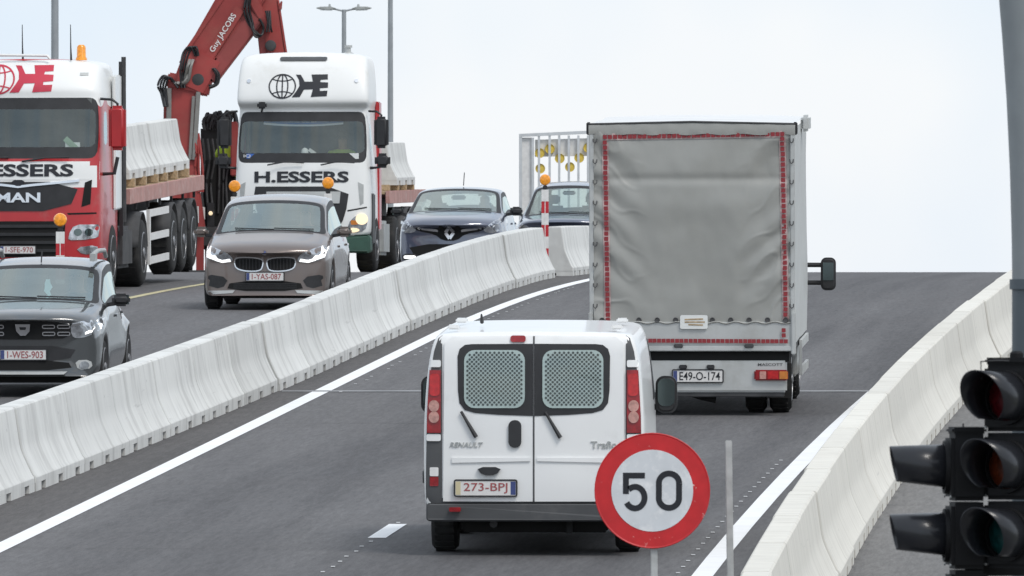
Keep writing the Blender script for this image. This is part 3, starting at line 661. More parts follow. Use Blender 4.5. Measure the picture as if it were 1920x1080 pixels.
# ------------------------------------------------------------------ cars
def car(name, label, S, group=None):
    T = thing(name, label, 'car', group); W = S['W']; y1, y2, R = S['wheels']; Ra = R + .055; L = S['L']
    c0 = L / 2
    st = set([0, -.10, -.26, S['cowl'], (S['cowl'] + S['head']) / 2, S['head'], S['head'] - .06, S['bp'], S['rend'], S['rglass'], -L + .08, -L])
    for yw in (y1, y2):
        for k in (-1.02, -.75, -.35, .35, .75, 1.02): st.add(yw + k * Ra)
    st.add((S['bp'] + S['rend']) / 2)
    st = sorted(st, reverse=True)
    st = [s for i, s in enumerate(st) if i == 0 or st[i - 1] - s > .025 or s in (S['cowl'], S['head'])]
    V, Fc, Mt = [], [], []
    rows = []
    for yy in st:
        zc = lerp(S['zc'], yy); w4 = lerp(S['w4'], yy); d4 = lerp(S['d4'], yy); zs = lerp(S['zs'], yy); ws = lerp(S['ws'], yy) * W; wm = lerp(S['wm'], yy) * W
        zb = S['zb']; a = 0
        for yw in (y1, y2):
            dd = Ra * Ra - (yy - yw) ** 2
            if dd > 0: a = max(a, R + sqrt(dd) * .97)
        zb = max(zb, a); zm = max(S['zm'], zb + .06); zs = max(zs, zm + .06)
        half = [(wm * .93, zb), (wm * .985, zb + .02), (wm, zm), (ws, zs), (w4, max(zc - d4, zs + .012)), (w4 * .62, max(zc - d4 * .28, zs + .02)), (0, max(zc, zs + .022))]
        row = []
        pts = [(-x, z) for x, z in half[:6]] + [half[6]] + [(x, z) for x, z in reversed(half[:6])]
        for x, z in pts:
            sw = S['sweep'] * (abs(x) / W) ** 2.6 * max(0, 1 + yy / .9) if yy > -.9 else 0
            if yy == 0 and z > S['zm'] + .1: sw += (z - S['zm'] - .1) * S.get('lean', .25)
            row.append(len(V)); V.append(Vector((x, yy - sw + c0, z)))
        rows.append(row)
    NS = len(st)
    for i in range(NS - 1):
        ym = (st[i] + st[i + 1]) / 2
        for j in range(12):
            m = 0
            if j in (4, 5, 6, 7):
                if S['head'] < ym < S['cowl']: m = 1
                if S['rglass'] < ym < S['rend']: m = 3
            if j in (3, 8) and S['rend'] + .05 < ym < S['cowl'] - .12: m = 2
            Fc.append((rows[i][j], rows[i][j + 1], rows[i + 1][j + 1], rows[i + 1][j])); Mt.append(m)
    for end, bul in ((0, S['bulge']), (NS - 1, -.05)):          # closed nose and tail
        r = rows[end]; cc = []
        for j in range(6):
            p = V[r[j]]; q = V[r[12 - j]]
            ytip = max(V[i].y for i in r) if end == 0 else min(V[i].y for i in r)
            cc.append(len(V)); V.append(Vector((0, (p.y + (bul if end == 0 else bul)), p.z)))
        for j in range(5):
            Fc += [(r[j], r[j + 1], cc[j + 1], cc[j]), (cc[j], cc[j + 1], r[11 - j], r[12 - j])]; Mt += [0, 0]
        Fc += [(r[5], r[6], cc[5]), (cc[5], r[6], r[7])]; Mt += [0, 0]
    co, parts, bvh = cage(V, Fc, Mt, {1: [(.03, 4)], 2: [(.045, 0), (.02, 4)], 3: [(.05, 4)]})
    shell('body', co, parts[0], S['paint'], T)
    if 4 in parts: shell('window_seal', co, parts[4], 'dark_plastic', T)
    shell('windscreen', co, parts[1], S.get('glass', 'glass'), T)
    for isl in islands(parts.get(2, [])): shell('side_window', co, isl, 'glass', T)
    shell('rear_window', co, parts[3], S.get('rear', 'glass'), T)
    sk = Skin(bvh)
    # running gear
    for yw in (y1, y2):
        for s in (-1, 1): wheel(T, s * (W - .125), yw + c0, R, .21, side=s)
    u = MB().box((0, 0, .29), (2 * W - .5, L - .6, .26)); u.build('underbody', 'black_void', T, bevel=.03)
    # cabin
    d = MB().prism([(S['cowl'] - .05, .60), (S['cowl'] - .05, S['dash'] - .03), (S['cowl'] - .35, S['dash'] + .0), (S['cowl'] - .55, S['dash'] - .06), (S['cowl'] - .6, .6)], lambda a, b, dd: (dd, a + c0, b), -W + .18, W - .18)
    d.build('dashboard', 'interior', T, bevel=.02)
    fl = MB().box((0, (S['cowl'] - .3 - L + .4) / 2 + c0, .45), (2 * W - .3, L - .7 + S['cowl'] - .0, .12)); fl.build('cabin_floor', 'interior', T)
    def seat(x, yy):
        b = MB(); b.box((x, yy + .22, .52), (.48, .5, .16)); b.bar((x, yy - .02, .55), (x, yy - .16, 1.02 + S['H'] - 1.5), .46, .13, up=(0, 1, 0)); b.build('seat', 'interior', T, bevel=.04)
        h = MB().box((x, yy - .19, 1.14 + S['H'] - 1.5), (.26, .09, .17)); h.build('headrest', 'interior', T, bevel=.03)
    for s in (-1, 1): seat(s * .37, S['head'] - .38 + c0)
    b = MB().box((0, S['rend'] + .35 + c0, .62), (2 * W - .5, .16, .66)); b.build('rear_bench', 'interior', T, bevel=.04)
    stw = MB(); cx = -.37; cy = S['cowl'] - .72 + c0; cz = S['dash'] - .02
    pts = [(cx + .185 * cos(a), cy - .07 * sin(a), cz + .16 * sin(a)) for a in [2 * pi * k / 18 for k in range(19)]]
    stw.tube(pts, .016, 6); stw.bar((cx - .17, cy, cz), (cx + .17, cy, cz), .05, .03); stw.build('steering_wheel', 'dark_plastic', T)
    mm = MB().box((0, S['head'] + .16 + c0, lerp(S['zc'], S['head']) - .15), (.24, .05, .075)); mm.build('rear_view_mirror', 'dark_plastic', T, bevel=.02)
    # door mirrors
    for s in (-1, 1):
        my = S['cowl'] - .38 + c0; mz = S['mz']
        b = MB().box((s * (W + .10), my, mz), (.21, .13, .145), Matrix.Rotation(-s * .12, 3, 'Z')); o = b.build('door_mirror', S.get('mirror', S['paint']), T, bevel=.05, seg=3, smooth=True)
        MB().bar((s * (W - .08), my - .02, mz - .06), (s * (W + .05), my - .01, mz - .04), .07, .045).build('mirror_stem', 'dark_plastic', o, bevel=.01)
        MB().box((s * (W + .10), my - .07, mz), (.17, .012, .11)).build('mirror_glass', 'mirror_glass', o, bevel=.004)
    # wipers
    wv = S['cowl']
    for s, ln in ((-.05, .62), (.5, .5)):
        pts = []
        for k in range(5):
            h = sk.hit('F', s - .55 * k / 4 + .1, lerp(S['zc'], S['cowl']) + .012 + .004 * k)
            if h: pts.append(h + Vector((0, .02, .005)))
        if len(pts) > 2: MB().tube(pts, .008, 5).build('wiper', 'dark_plastic', T)
    # side doors: handle and shut lines
    for s, vw in ((-1, 'S-'), (1, 'S+')):
        for yy in (S['cowl'] - 1.05, S['bp'] - .8):
            sk.patch('door_handle', vw, rrect(yy + c0 - .1, S['zm'] + .27, yy + c0 + .1, S['zm'] + .30, .01), S['paint'], T, .02, .02)
    return T, sk, c0

def car_plate(T, sk, txt, z, wid=.52):
    h = sk.hit('F', 0, z) or Vector((0, 2, z))
    y = h.y + .008; return plate(T, txt, lambda u, v, d: Vector((-u, y + d, z + v)), wid)

def mir(p): return [(-u, v) for u, v in reversed(p)]
HEAD = pi + .071                                            # oncoming heading: towards the camera, a little to the left

# --- taupe compact people carrier with double grille
S = dict(W=.90, L=4.34, H=1.58, wheels=(-.86, -3.53, .325), zb=.20, zm=.56, cowl=-1.0, head=-1.86, bp=-2.55, rend=-3.72, rglass=-4.12, dash=.98, mz=1.06, sweep=.30, bulge=.07, lean=.35, paint='bmw_paint',
         zc=[(0, .80), (-.10, .88), (-.26, .94), (-1.0, 1.085), (-1.86, 1.50), (-2.5, 1.585), (-3.3, 1.56), (-3.72, 1.50), (-4.12, 1.12), (-4.26, 1.0), (-4.34, .86)],
         w4=[(0, .70), (-.26, .76), (-1.0, .765), (-1.86, .69), (-3.3, .66), (-3.72, .56), (-4.12, .60), (-4.34, .55)],
         d4=[(0, .035), (-.26, .045), (-1.0, .055), (-1.86, .06), (-3.7, .06), (-4.34, .05)],
         zs=[(0, .70), (-.3, .85), (-1.0, .95), (-2.5, .98), (-4.0, 1.0), (-4.34, .8)],
         ws=[(0, .92), (-.26, .945), (-1.0, .96), (-2.5, .955), (-4.1, .90), (-4.34, .8)], wm=[(0, .90), (-.26, .97), (-.8, 1), (-3.6, 1), (-4.34, .88)])
bmw, sk, c0 = car('people_carrier', 'taupe compact people carrier with twin rounded grille openings and lit headlights', S)
place_rear(bmw, -3.43, 162.2, HEAD, -S['L'] / 2)
for s in (0, 1):
    g = chaikin([(.03, .72), (.395, .735), (.435, .67), (.39, .55), (.07, .53), (.025, .62)], 2); g = g if s else mir(g)
    G = sk.patch('grille', 'F', g, 'black_void', bmw, .012, .03)
    o_ = g + [g[0]]
    fr = sk.patch('grille_frame', 'F', ring2d(o_, .016), 'chrome', G, .022, .02)
    for k in range(7):
        uu = (.08 + .045 * k) * (1 if s else -1)
        sk.patch('grille_slat', 'F', [(uu - .005, .56), (uu + .005, .56), (uu + .005, .71), (uu - .005, .71)], 'dark_plastic', G, .018, .015)
    h = chaikin([(.44, .70), (.50, .785), (.80, .90), (.86, .87), (.84, .73), (.66, .655), (.48, .655)], 2); h = h if s else mir(h)
    H_ = sk.patch('headlight', 'F', h, 'lens_clear', bmw, .008, .03)
    for q in ([(.475, .67), (.60, .655), (.70, .685), (.74, .755), (.70, .755), (.66, .71), (.60, .69), (.49, .705)], [(.70, .69), (.82, .73), (.848, .87), (.77, .885), (.775, .78), (.73, .75)]):
        q = q if s else mir(q); sk.patch('running_light', 'F', q, 'lit_white', H_, .018, .012)
    v = chaikin([(.50, .45), (.83, .50), (.85, .35), (.60, .285)], 1); v = v if s else mir(v)
    sk.patch('air_intake', 'F', v, 'dark_plastic', bmw, .006, .02)
    ch = [(.42, .275), (.84, .265), (.80, .215), (.45, .235)]; ch = ch if s else mir(ch)
    sk.patch('bumper_trim', 'F', ch, 'alu', bmw, .01, .02)
sk.patch('air_intake', 'F', chaikin([(-.48, .405), (.48, .405), (.54, .265), (-.54, .265)], 1), 'black_void', bmw, .008, .02)
for k in range(3): sk.patch('intake_bar', 'F', [(-.44, .30 + .028 * k), (.44, .30 + .028 * k), (.44, .312 + .028 * k), (-.44, .312 + .028 * k)], 'dark_plastic', bmw, .014, .01)
B_ = sk.patch('badge', 'F', ell(0, .795, .038, .032, 18), 'chrome', bmw, .012, .02)
for a in (0, 1): sk.patch('badge_quarter', 'F', [(0, .795)] + [(.026 * cos(pi * a + pi / 2 * k / 4), .795 + .022 * sin(pi * a + pi / 2 * k / 4)) for k in range(5)], 'plate_blue', B_, .016, .004)
car_plate(bmw, sk, '1-YAS-087', .465)
MB().box((0, .8, .29), (1.45, 1.7, .16)).build('sill_pan', 'black_void', bmw, bevel=.03)
person(bmw, (-.37, S['head'] - .46 + c0, .48), 'cloth_dark', 'driver in dark clothing at the wheel of the taupe people carrier')

# --- charcoal hatchback with roof rails
S = dict(W=.875, L=4.06, H=1.52, wheels=(-.82, -3.41, .325), zb=.24, zm=.58, cowl=-1.08, head=-1.93, bp=-2.5, rend=-3.5, rglass=-3.82, dash=.99, mz=1.06, sweep=.26, bulge=.07, lean=.15, rear='privacy_glass', paint='dark_grey_paint', mirror='dark_plastic',
         zc=[(0, .895), (-.10, .95), (-.26, .985), (-1.08, 1.08), (-1.93, 1.455), (-2.5, 1.525), (-3.2, 1.51), (-3.5, 1.46), (-3.82, 1.1), (-3.98, .95), (-4.06, .8)],
         w4=[(0, .60), (-.26, .68), (-1.08, .75), (-1.93, .69), (-3.2, .665), (-3.5, .56), (-4.06, .55)],
         d4=[(0, .04), (-.26, .045), (-1.08, .05), (-1.93, .05), (-4.06, .05)],
         zs=[(0, .81), (-.3, .89), (-1.08, .965), (-2.5, .98), (-4.06, .75)],
         ws=[(0, .88), (-.26, .93), (-1.08, .96), (-2.5, .955), (-4.06, .82)], wm=[(0, .92), (-.26, .975), (-.8, 1), (-3.5, 1), (-4.06, .9)])
dac, sk, c0 = car('hatchback_car', 'charcoal hatchback with roof rails and slotted grille beside the near barriers', S)
place_rear(dac, -5.53, 132.4, HEAD, -S['L'] / 2)
sk.patch('grille', 'F', chaikin([(-.56, .855), (.56, .855), (.53, .70), (.42, .655), (-.42, .655), (-.53, .70)], 1), 'black_void', dac, .008, .025)
for s in (-1, 1):
    for uu in (.29, .46):
        for vv in (.80, .72):
            sk.patch('grille_slot', 'F', ring2d(rrect(s * uu - .068, vv - .018, s * uu + .068, vv + .018, .014) + [(s * uu + .068, vv + .004)], .012), 'chrome', dac, .018, .012)
    h = [(.535, .835), (.63, .86), (.80, .875), (.855, .885), (.85, .76), (.74, .69), (.60, .665), (.545, .70)]; h = h if s > 0 else mir(h)
    H_ = sk.patch('headlight', 'F', chaikin(h, 1), 'lens_clear', dac, .01, .03)
    q = [(.70, .71), (.84, .76), (.845, .86), (.80, .865), (.79, .78), (.70, .735)]; q = q if s > 0 else mir(q)
    sk.patch('running_light', 'F', q, 'lit_white', H_, .02, .012)
    q = [(.555, .83), (.68, .85), (.68, .825), (.555, .80)]; q = q if s > 0 else mir(q)
    sk.patch('indicator_strip', 'F', q, 'chrome', H_, .018, .012)
    fp = chaikin([(.58, .42), (.76, .425), (.78, .33), (.62, .305)], 1); fp = fp if s > 0 else mir(fp)
    fo = sk.patch('fog_light_surround', 'F', fp, 'alu', dac, .012, .02)
    sk.patch('fog_light', 'F', ell(s * .69, .365, .055, .045), 'lens_clear', fo, .024, .015)
    rl = MB(); pts = [(s * .60, 2.03 - 1.98, 1.50), (s * .60, 2.03 - 2.05, 1.565), (s * .60, 2.03 - 2.5, 1.59), (s * .60, 2.03 - 3.2, 1.575), (s * .60, 2.03 - 3.38, 1.50)]
    rl.tube(pts, .026, 8); rl.box((s * .60, .0, 1.53), (.06, .26, .085)); rl.build('roof_rail', 'galv', dac, smooth=True)
bd = sk.patch('badge', 'F', [(-.085, .83), (.085, .83), (.075, .75), (.03, .70), (-.03, .70), (-.075, .75)], 'chrome', dac, .03, .03)
sk.patch('badge_notch', 'F', [(-.04, .795), (.04, .795), (.03, .765), (-.03, .765)], 'dark_plastic', bd, .034, .004)
sk.patch('bumper_band', 'F', chaikin([(-.62, .585), (.62, .585), (.50, .40), (-.50, .40)], 1), 'dark_plastic', dac, .006, .02)
sk.patch('air_intake', 'F', chaikin([(-.50, .42), (.50, .42), (.56, .31), (-.56, .31)], 1), 'black_void', dac, .012, .02)
sk.patch('skid_plate', 'F', [(-.50, .295), (.50, .295), (.46, .262), (-.46, .262)], 'alu', dac, .02, .02)
for s in (-1, 1):
    q = [(.60, .60), (.87, .64), (.87, .25), (.56, .25), (.70, .30)]; q = q if s > 0 else mir(q)
car_plate(dac, sk, '1-WES-903', .485)
MB().tube([(0, 2.03 - 2.02, 1.47), (0, 2.03 - 2.1, 1.60)], .008, 5).build('aerial', 'dark_plastic', dac)
MB().box((0, .8, .27), (1.4, 1.6, .14)).build('sill_pan', 'black_void', dac, bevel=.03)
ms = MB(); ms.add([(-.12 + .03 * sin(3 * a) + dx, 2.03 - 1.62 - .005, 1.29 - .045 * a) for a in range(6) for dx in (-.045 + .012 * abs(a - 2), .045 - .012 * abs(a - 2))], [(2 * i, 2 * i + 1, 2 * i + 3, 2 * i + 2) for i in range(5)])
o = ms.build('face_mask', 'mask_blue'); sm_ = o.modifiers.new('t', 'SOLIDIFY'); sm_.thickness = .006; o.matrix_world = dac.matrix_world.copy()
tag(o, 'pale blue cloth hanging behind the windscreen of the charcoal hatchback', 'face mask')
person(dac, (-.37, S['head'] - .46 + c0, .47), 'cloth_pale', 'driver in pale clothing inside the charcoal hatchback')

# --- slate-blue hatchback with diamond badge
S = dict(W=.875, L=4.06, H=1.46, wheels=(-.83, -3.42, .31), zb=.20, zm=.56, cowl=-1.05, head=-1.92, bp=-2.5, rend=-3.45, rglass=-3.80, dash=.97, mz=1.05, sweep=.36, bulge=.10, lean=.3, paint='blue_grey_paint', mirror='dark_plastic',
         zc=[(0, .84), (-.10, .91), (-.26, .96), (-1.05, 1.07), (-1.92, 1.425), (-2.5, 1.465), (-3.2, 1.42), (-3.45, 1.37), (-3.80, 1.12), (-3.98, .98), (-4.06, .8)],
         w4=[(0, .66), (-.26, .74), (-1.05, .755), (-1.92, .66), (-3.2, .63), (-3.45, .52), (-4.06, .5)],
         d4=[(0, .05), (-.26, .05), (-1.05, .05), (-1.92, .055), (-4.06, .05)],
         zs=[(0, .75), (-.3, .86), (-1.05, .95), (-2.5, .98), (-4.06, .75)],
         ws=[(0, .91), (-.26, .94), (-1.05, .96), (-2.5, .95), (-4.06, .82)], wm=[(0, .90), (-.26, .97), (-.8, 1), (-3.5, 1), (-4.06, .9)])
cli, sk, c0 = car('hatchback_car', 'slate blue hatchback with a chrome diamond badge in front of the dark estate car', S)
place_rear(cli, -1.03, 190.0, HEAD + .02, -S['L'] / 2)
sk.patch('grille', 'F', chaikin([(-.56, .80), (-.2, .755), (-.14, .84), (.14, .84), (.2, .755), (.56, .80), (.54, .735), (.24, .68), (.12, .575), (-.12, .575), (-.24, .68), (-.54, .735)], 1), 'black_void', cli, .008, .02)
dm = sk.patch('badge', 'F', ring2d([(0, .80), (.066, .705), (0, .61), (-.066, .705), (0, .80), (.066, .705)], .05), 'chrome', cli, .03, .03)
for s in (-1, 1):
    q = [(.19, .715), (.52, .76), (.52, .795), (.19, .755)]; q = q if s > 0 else mir(q); sk.patch('grille_bar', 'F', q, 'chrome', cli, .018, .015)
    h = chaikin([(.53, .735), (.60, .80), (.75, .93), (.83, .945), (.86, .86), (.82, .74), (.68, .685)], 2); h = h if s > 0 else mir(h)
    H_ = sk.patch('headlight', 'F', h, 'lens_clear', cli, .01, .03)
    q = ell(s * .74, .80, .055, .05); sk.patch('lamp', 'F', q, 'lens_dark', H_, .02, .012)
    fo = chaikin([(.50, .36), (.78, .37), (.78, .25), (.54, .23)], 1); fo = fo if s > 0 else mir(fo)
    fs = sk.patch('fog_light_surround', 'F', fo, 'dark_plastic', cli, .008, .02)
    sk.patch('fog_light', 'F', rrect(s * .655 - .10, .285, s * .655 + .10, .335, .024), 'lit_white', fs, .02, .015)
sk.patch('air_intake', 'F', chaikin([(-.70, .52), (.70, .52), (.55, .30), (-.55, .30)], 1), 'black_void', cli, .006, .02)
MB().tube([(0, c0 - 2.6, 1.47), (0, c0 - 2.75, 1.68)], .008, 5).build('aerial', 'dark_plastic', cli)
MB().box((0, .8, .27), (1.4, 1.6, .14)).build('sill_pan', 'black_void', cli, bevel=.03)
person(cli, (-.37, S['head'] - .46 + c0, .45), 'cloth_dark', 'driver in dark clothing in the slate blue hatchback')

# --- dark estate / utility car half hidden by the box truck
S = dict(W=.92, L=4.5, H=1.76, wheels=(-.90, -3.6, .345), zb=.24, zm=.62, cowl=-1.15, head=-1.95, bp=-2.7, rend=-3.9, rglass=-4.25, dash=1.02, mz=1.16, sweep=.3, bulge=.08, lean=.25, paint='navy_paint', mirror='dark_plastic',
         zc=[(0, .96), (-.10, 1.01), (-.26, 1.03), (-1.15, 1.12), (-1.95, 1.66), (-2.6, 1.76), (-3.6, 1.74), (-3.9, 1.68), (-4.25, 1.2), (-4.42, 1.05), (-4.5, .9)],
         w4=[(0, .62), (-.26, .70), (-1.15, .76), (-1.95, .65), (-3.6, .62), (-4.5, .6)],
         d4=[(0, .04), (-1.15, .05), (-1.95, .06), (-4.5, .05)], zs=[(0, .86), (-.3, .92), (-1.15, 1.02), (-2.7, 1.05), (-4.5, .85)],
         ws=[(0, .88), (-.26, .93), (-1.15, .96), (-2.7, .955), (-4.5, .85)], wm=[(0, .92), (-.26, .975), (-.9, 1), (-3.8, 1), (-4.5, .9)])
suv, sk, c0 = car('estate_car', 'dark blue grey tall car half hidden behind the grey box truck', S)
place_rear(suv, .88, 216.0, HEAD + .03, -S['L'] / 2)
for s in (-1, 1):
    h = chaikin([(.55, .80), (.62, .88), (.84, .96), (.88, .86), (.70, .76)], 2); h = h if s > 0 else mir(h)
    sk.patch('headlight', 'F', h, 'lens_clear', suv, .01, .03)
sk.patch('grille', 'F', chaikin([(-.5, .86), (.5, .86), (.45, .62), (-.45, .62)], 1), 'black_void', suv, .01, .02)
person(suv, (-.37, S['head'] - .46 + c0, .58), 'cloth_pale', 'driver in pale clothing in the tall dark car')

# ------------------------------------------------------------------ box-shaped bodies from stacked outlines
def level_loft(levels, tagger, insets, ends=(0, 1), sub=2):
    """levels: (z, half width, y front, y back, corner radius, bow, ya, yb); the shaped end looks towards +y"""
    V, Fc, Mt, rows = [], [], [], []
    for z, w, yf, yr, r, bow, ya, yb in levels:
        half = [(0, yf), (.5 * (w - r), yf - .25 * bow), (w - r, yf - bow), (w - .22 * r, yf - bow - .28 * r), (w, yf - bow - r), (w, ya), (w, yb), (w, yr + .06), (w * .9, yr)]
        pts = half + [(-x, y) for x, y in reversed(half[1:])]
        rows.append(list(range(len(V), len(V) + len(pts)))); V += [Vector((x, y, z)) for x, y in pts]
    n = len(rows[0])
    for i in range(len(rows) - 1):
        for j in range(n):
            Fc.append((rows[i][j], rows[i][(j + 1) % n], rows[i + 1][(j + 1) % n], rows[i + 1][j]))
            Mt.append(tagger(i, j if j < 9 else n - 1 - j))
    for e in ends:
        r = rows[-1] if e else rows[0]
        Fc.append((r[0], r[1], r[n - 1])); Mt.append(0)
        for k in range(1, 8): Fc.append((r[k], r[k + 1], r[n - 1 - k], r[n - k])); Mt.append(0)
    return cage(V, Fc, Mt, insets, sub)

# ------------------------------------------------------------------ white panel van (rear end looks to the camera)
def flip(co, parts):
    return [Vector((-p.x, -p.y, p.z)) for p in co]
van = thing('panel_van', 'white panel van with two glazed rear doors, grilles behind the glass', 'van')
VH = radians(2.2); VL = 4.78
place_rear(van, .185, 100.2, VH, VL / 2)
# z, w, rear y, nose y, r, bow, ya, yb (built with the rear towards +y, then turned round)
lv = []
for z, w, yf, yn in ((.37, .90, 2.33, -2.30), (.42, .93, 2.345, -2.38), (.50, .945, 2.36, -2.39), (.80, .95, 2.345, -2.36), (1.05, .95, 2.335, -2.15), (1.22, .945, 2.325, -1.75), (1.55, .925, 2.30, -1.30), (1.78, .885, 2.275, -.95), (1.875, .85, 2.25, -.80), (1.918, .78, 2.20, -.70)):
    lv.append((z, w, yf, yn, .06, .025, .9, -.2))
co, parts, bvh = level_loft(lv, lambda i, j: 0, {})
co = flip(co, parts); bvh = BVHTree.FromPolygons(co, [f for fs in parts.values() for f in fs])
shell('body', co, parts[0], 'white_paint', van)
sk = Skin(bvh)
sk.patch('lower_cladding', 'R', [(-.925, .60), (-.80, .50), (.80, .50), (.925, .60), (.92, .40), (-.92, .40)], 'grey_plastic', van, .004, .03)
for s in (-1, 1):
    # dark upper corner trim, lamp stack and cladding up the side of the door
    q = [(.785, 1.885), (.82, 1.86), (.855, 1.75), (.895, 1.50), (.915, 1.2), (.925, .60), (.92, .44), (.785, .44)]; q = q if s > 0 else mir(q)
    tr = sk.patch('corner_trim', 'R', q, 'grey_plastic', van, .005, .03)
    for v0, v1, m in ((1.615, 1.675, 'white_paint'), (.985, 1.045, 'white_paint')):
        q = rrect(.795, v0, .895 if v0 > 1.4 else .918, v1, .015); q = q if s > 0 else mir(q); sk.patch('lamp_cap', 'R', q, m, tr, .02, .03)
    q = [(.795, 1.59), (.893, 1.59), (.912, 1.25), (.915, 1.055), (.795, 1.055)]; q = q if s > 0 else mir(q)
    tl = sk.patch('tail_light', 'R', q, 'lens_red', van, .03, .04)
    q = rrect(.805, 1.37, .89, 1.56, .03); q = q if s > 0 else mir(q); sk.patch('brake_lens', 'R', q, 'lens_bright_red', tl, .038, .02)
    for cv, m in ((1.285, 'lens_pink'), (1.19, 'lens_pink')):
        sk.patch('lamp_lens', 'R', ell(s * .853, cv, .045, .05), m, tl, .04, .02)
    q = rrect(.815, .60, .89, .68, .01) if s > 0 else mir(rrect(.815, .60, .89, .68, .01)); q2 = rrect(.815, .685, .89, .76, .01); q2 = q2 if s > 0 else mir(q2)
    fo = sk.patch('fog_light', 'R', q, 'lens_red', van, .012, .02); sk.patch('reversing_lens', 'R', q2, 'stripe_white', fo, .014, .02)
for s in (-1, 1):
    # door leaf: slightly proud white panel
    ctr = .0 if s < 0 else .0
    q = [(.008, 1.885), (.70, 1.875), (.765, 1.82), (.775, .47), (.008, .47)]; q = q if s > 0 else mir(q)
    dr = sk.patch('rear_door', 'R', q, 'white_paint', van, .022, .04)
    wq = chaikin([(.008, 1.82), (.008, 1.20), (.10, 1.205), (.55, 1.245), (.67, 1.30), (.68, 1.76), (.63, 1.81)], 0)
    wq = [(.008, 1.815)] + [(.008, 1.20)] + [(.30, 1.21), (.50, 1.225), (.59, 1.25), (.635, 1.31), (.648, 1.42), (.652, 1.71), (.635, 1.77), (.59, 1.805), (.53, 1.812)]
    wq = wq if s > 0 else mir(wq)
    wf = sk.patch('window_frame', 'R', wq, 'dark_plastic', dr, .028, .02)
    g = rrect(.075, 1.268, .595, 1.762, .09, 5); g = g if s > 0 else mir(g)
    sk.patch('perforated_panel', 'R', g, 'mesh_steel', dr, .031, .008)
    # perforation: dark holes in a diagonal lattice
    holes = []
    for a in range(14):
        for b in range(26):
            u = .105 + .0385 * a + (.0 if b % 2 else .01925); v = 1.297 + .0192 * b
            if u > .572 or v > 1.742: continue
            cu_, cv_ = abs(u - .335) - .16, abs(v - 1.515) - .15
            if cu_ > 0 and cv_ > 0 and cu_ * cu_ + cv_ * cv_ > .0058: continue
            u = u if s > 0 else -u
            holes.append([(u + .0108 * cos(q * pi / 4), v + .0108 * sin(q * pi / 4)) for q in range(8)])
    ho = sk.patch('perforation', 'R', holes, 'black_void', dr, .0335, .002); ho['kind'] = 'stuff'
    gl = sk.patch('window_pane', 'R', g, 'van_glass', dr, .040, .004)
    # wiper
    u0, v0 = (-.62, 1.24) if s < 0 else (.10, 1.235)
    pts = []
    for k in range(4):
        h = sk.hit('R', u0 + .13 * k / 3, v0 - .22 * k / 3)
        if h: pts.append(h + Vector((0, -.045, 0)))
    MB().tube(pts, [.012, .014, .017, .02], 6).build('wiper', 'dark_plastic', dr)
    sk.patch('pressing', 'R', [(s * .03, .845), (s * .70, .845), (s * .70, .80), (s * .03, .815)] if s > 0 else [(s * .70, .845), (s * .03, .845), (s * .03, .815), (s * .70, .80)], 'white_paint', dr, .036, .02)
sk.patch('door_gap', 'R', [(-.0045, .47), (.0045, .47), (.0045, 1.88), (-.0045, 1.88)], 'grey_plastic', van, .026, .01)
sk.patch('third_brake_light', 'R', rrect(-.20, 1.83, -.07, 1.885, .02), 'lens_red', van, .035, .03)
sk.patch('door_handle', 'R', rrect(-.215, .93, -.105, 1.165, .05), 'dark_plastic', van, .045, .03)
sk.patch('plate_lamp_housing', 'R', chaikin([(-.49, .765), (-.27, .765), (-.32, .695), (-.44, .695)], 1), 'dark_plastic', van, .055, .03)
hy = sk.hit('R', -.4, .585).y - .03
plate(van, '273-BPJ', lambda u, v, d: Vector((-.41 + u, hy - d, .585 + v)), .52, .125, left='plate_yellow', right='plate_blue', chars=.72)
sk.soup('lettering', 'R', shift(text2d('RENAULT', .285, .042, .01, .25), -.575, .955), 'galv', van, .032, .006)
sk.soup('lettering', 'R', shift(text2d('Trafic', .215, .062, .012), .595, .955), 'galv', van, .032, .006)
bp_ = MB().prism(rrect(-.92, .30, .92, .455, .03), lambda u, v, d: (u, -2.46 + d + .10 * (abs(u) / .915) ** 4, v), 0, .14); bp_.build('rear_bumper', 'grey_plastic', van, bevel=.012)
for s in (-1, 1): MB().prism(rrect(-.05, -.018, .05, .018, .01), lambda u, v, d: (s * .67 + u, -2.43 + d, .405 + v), -.012, .05).build('reflector', 'lens_red', van)
for yy in (-1.50, 1.42):
    for s in (-1, 1): wheel(van, s * .79, yy, .325, .22, side=s)
MB().box((0, 0, .325), (1.25, 4.2, .27)).build('underbody', 'black_void', van, bevel=.02)
MB().tube([(-.35, -2.2, .27), (-.35, -1.5, .29)], .035, 8).build('exhaust_pipe', 'steel_dirty', van)
MB().bar((-.75, -1.5, .30), (.75, -1.5, .30), .07, .07).build('rear_axle', 'black_void', van)
MB().box((.30, -2.2, .25), (.05, .1, .12)).build('towing_eye', 'black_void', van)
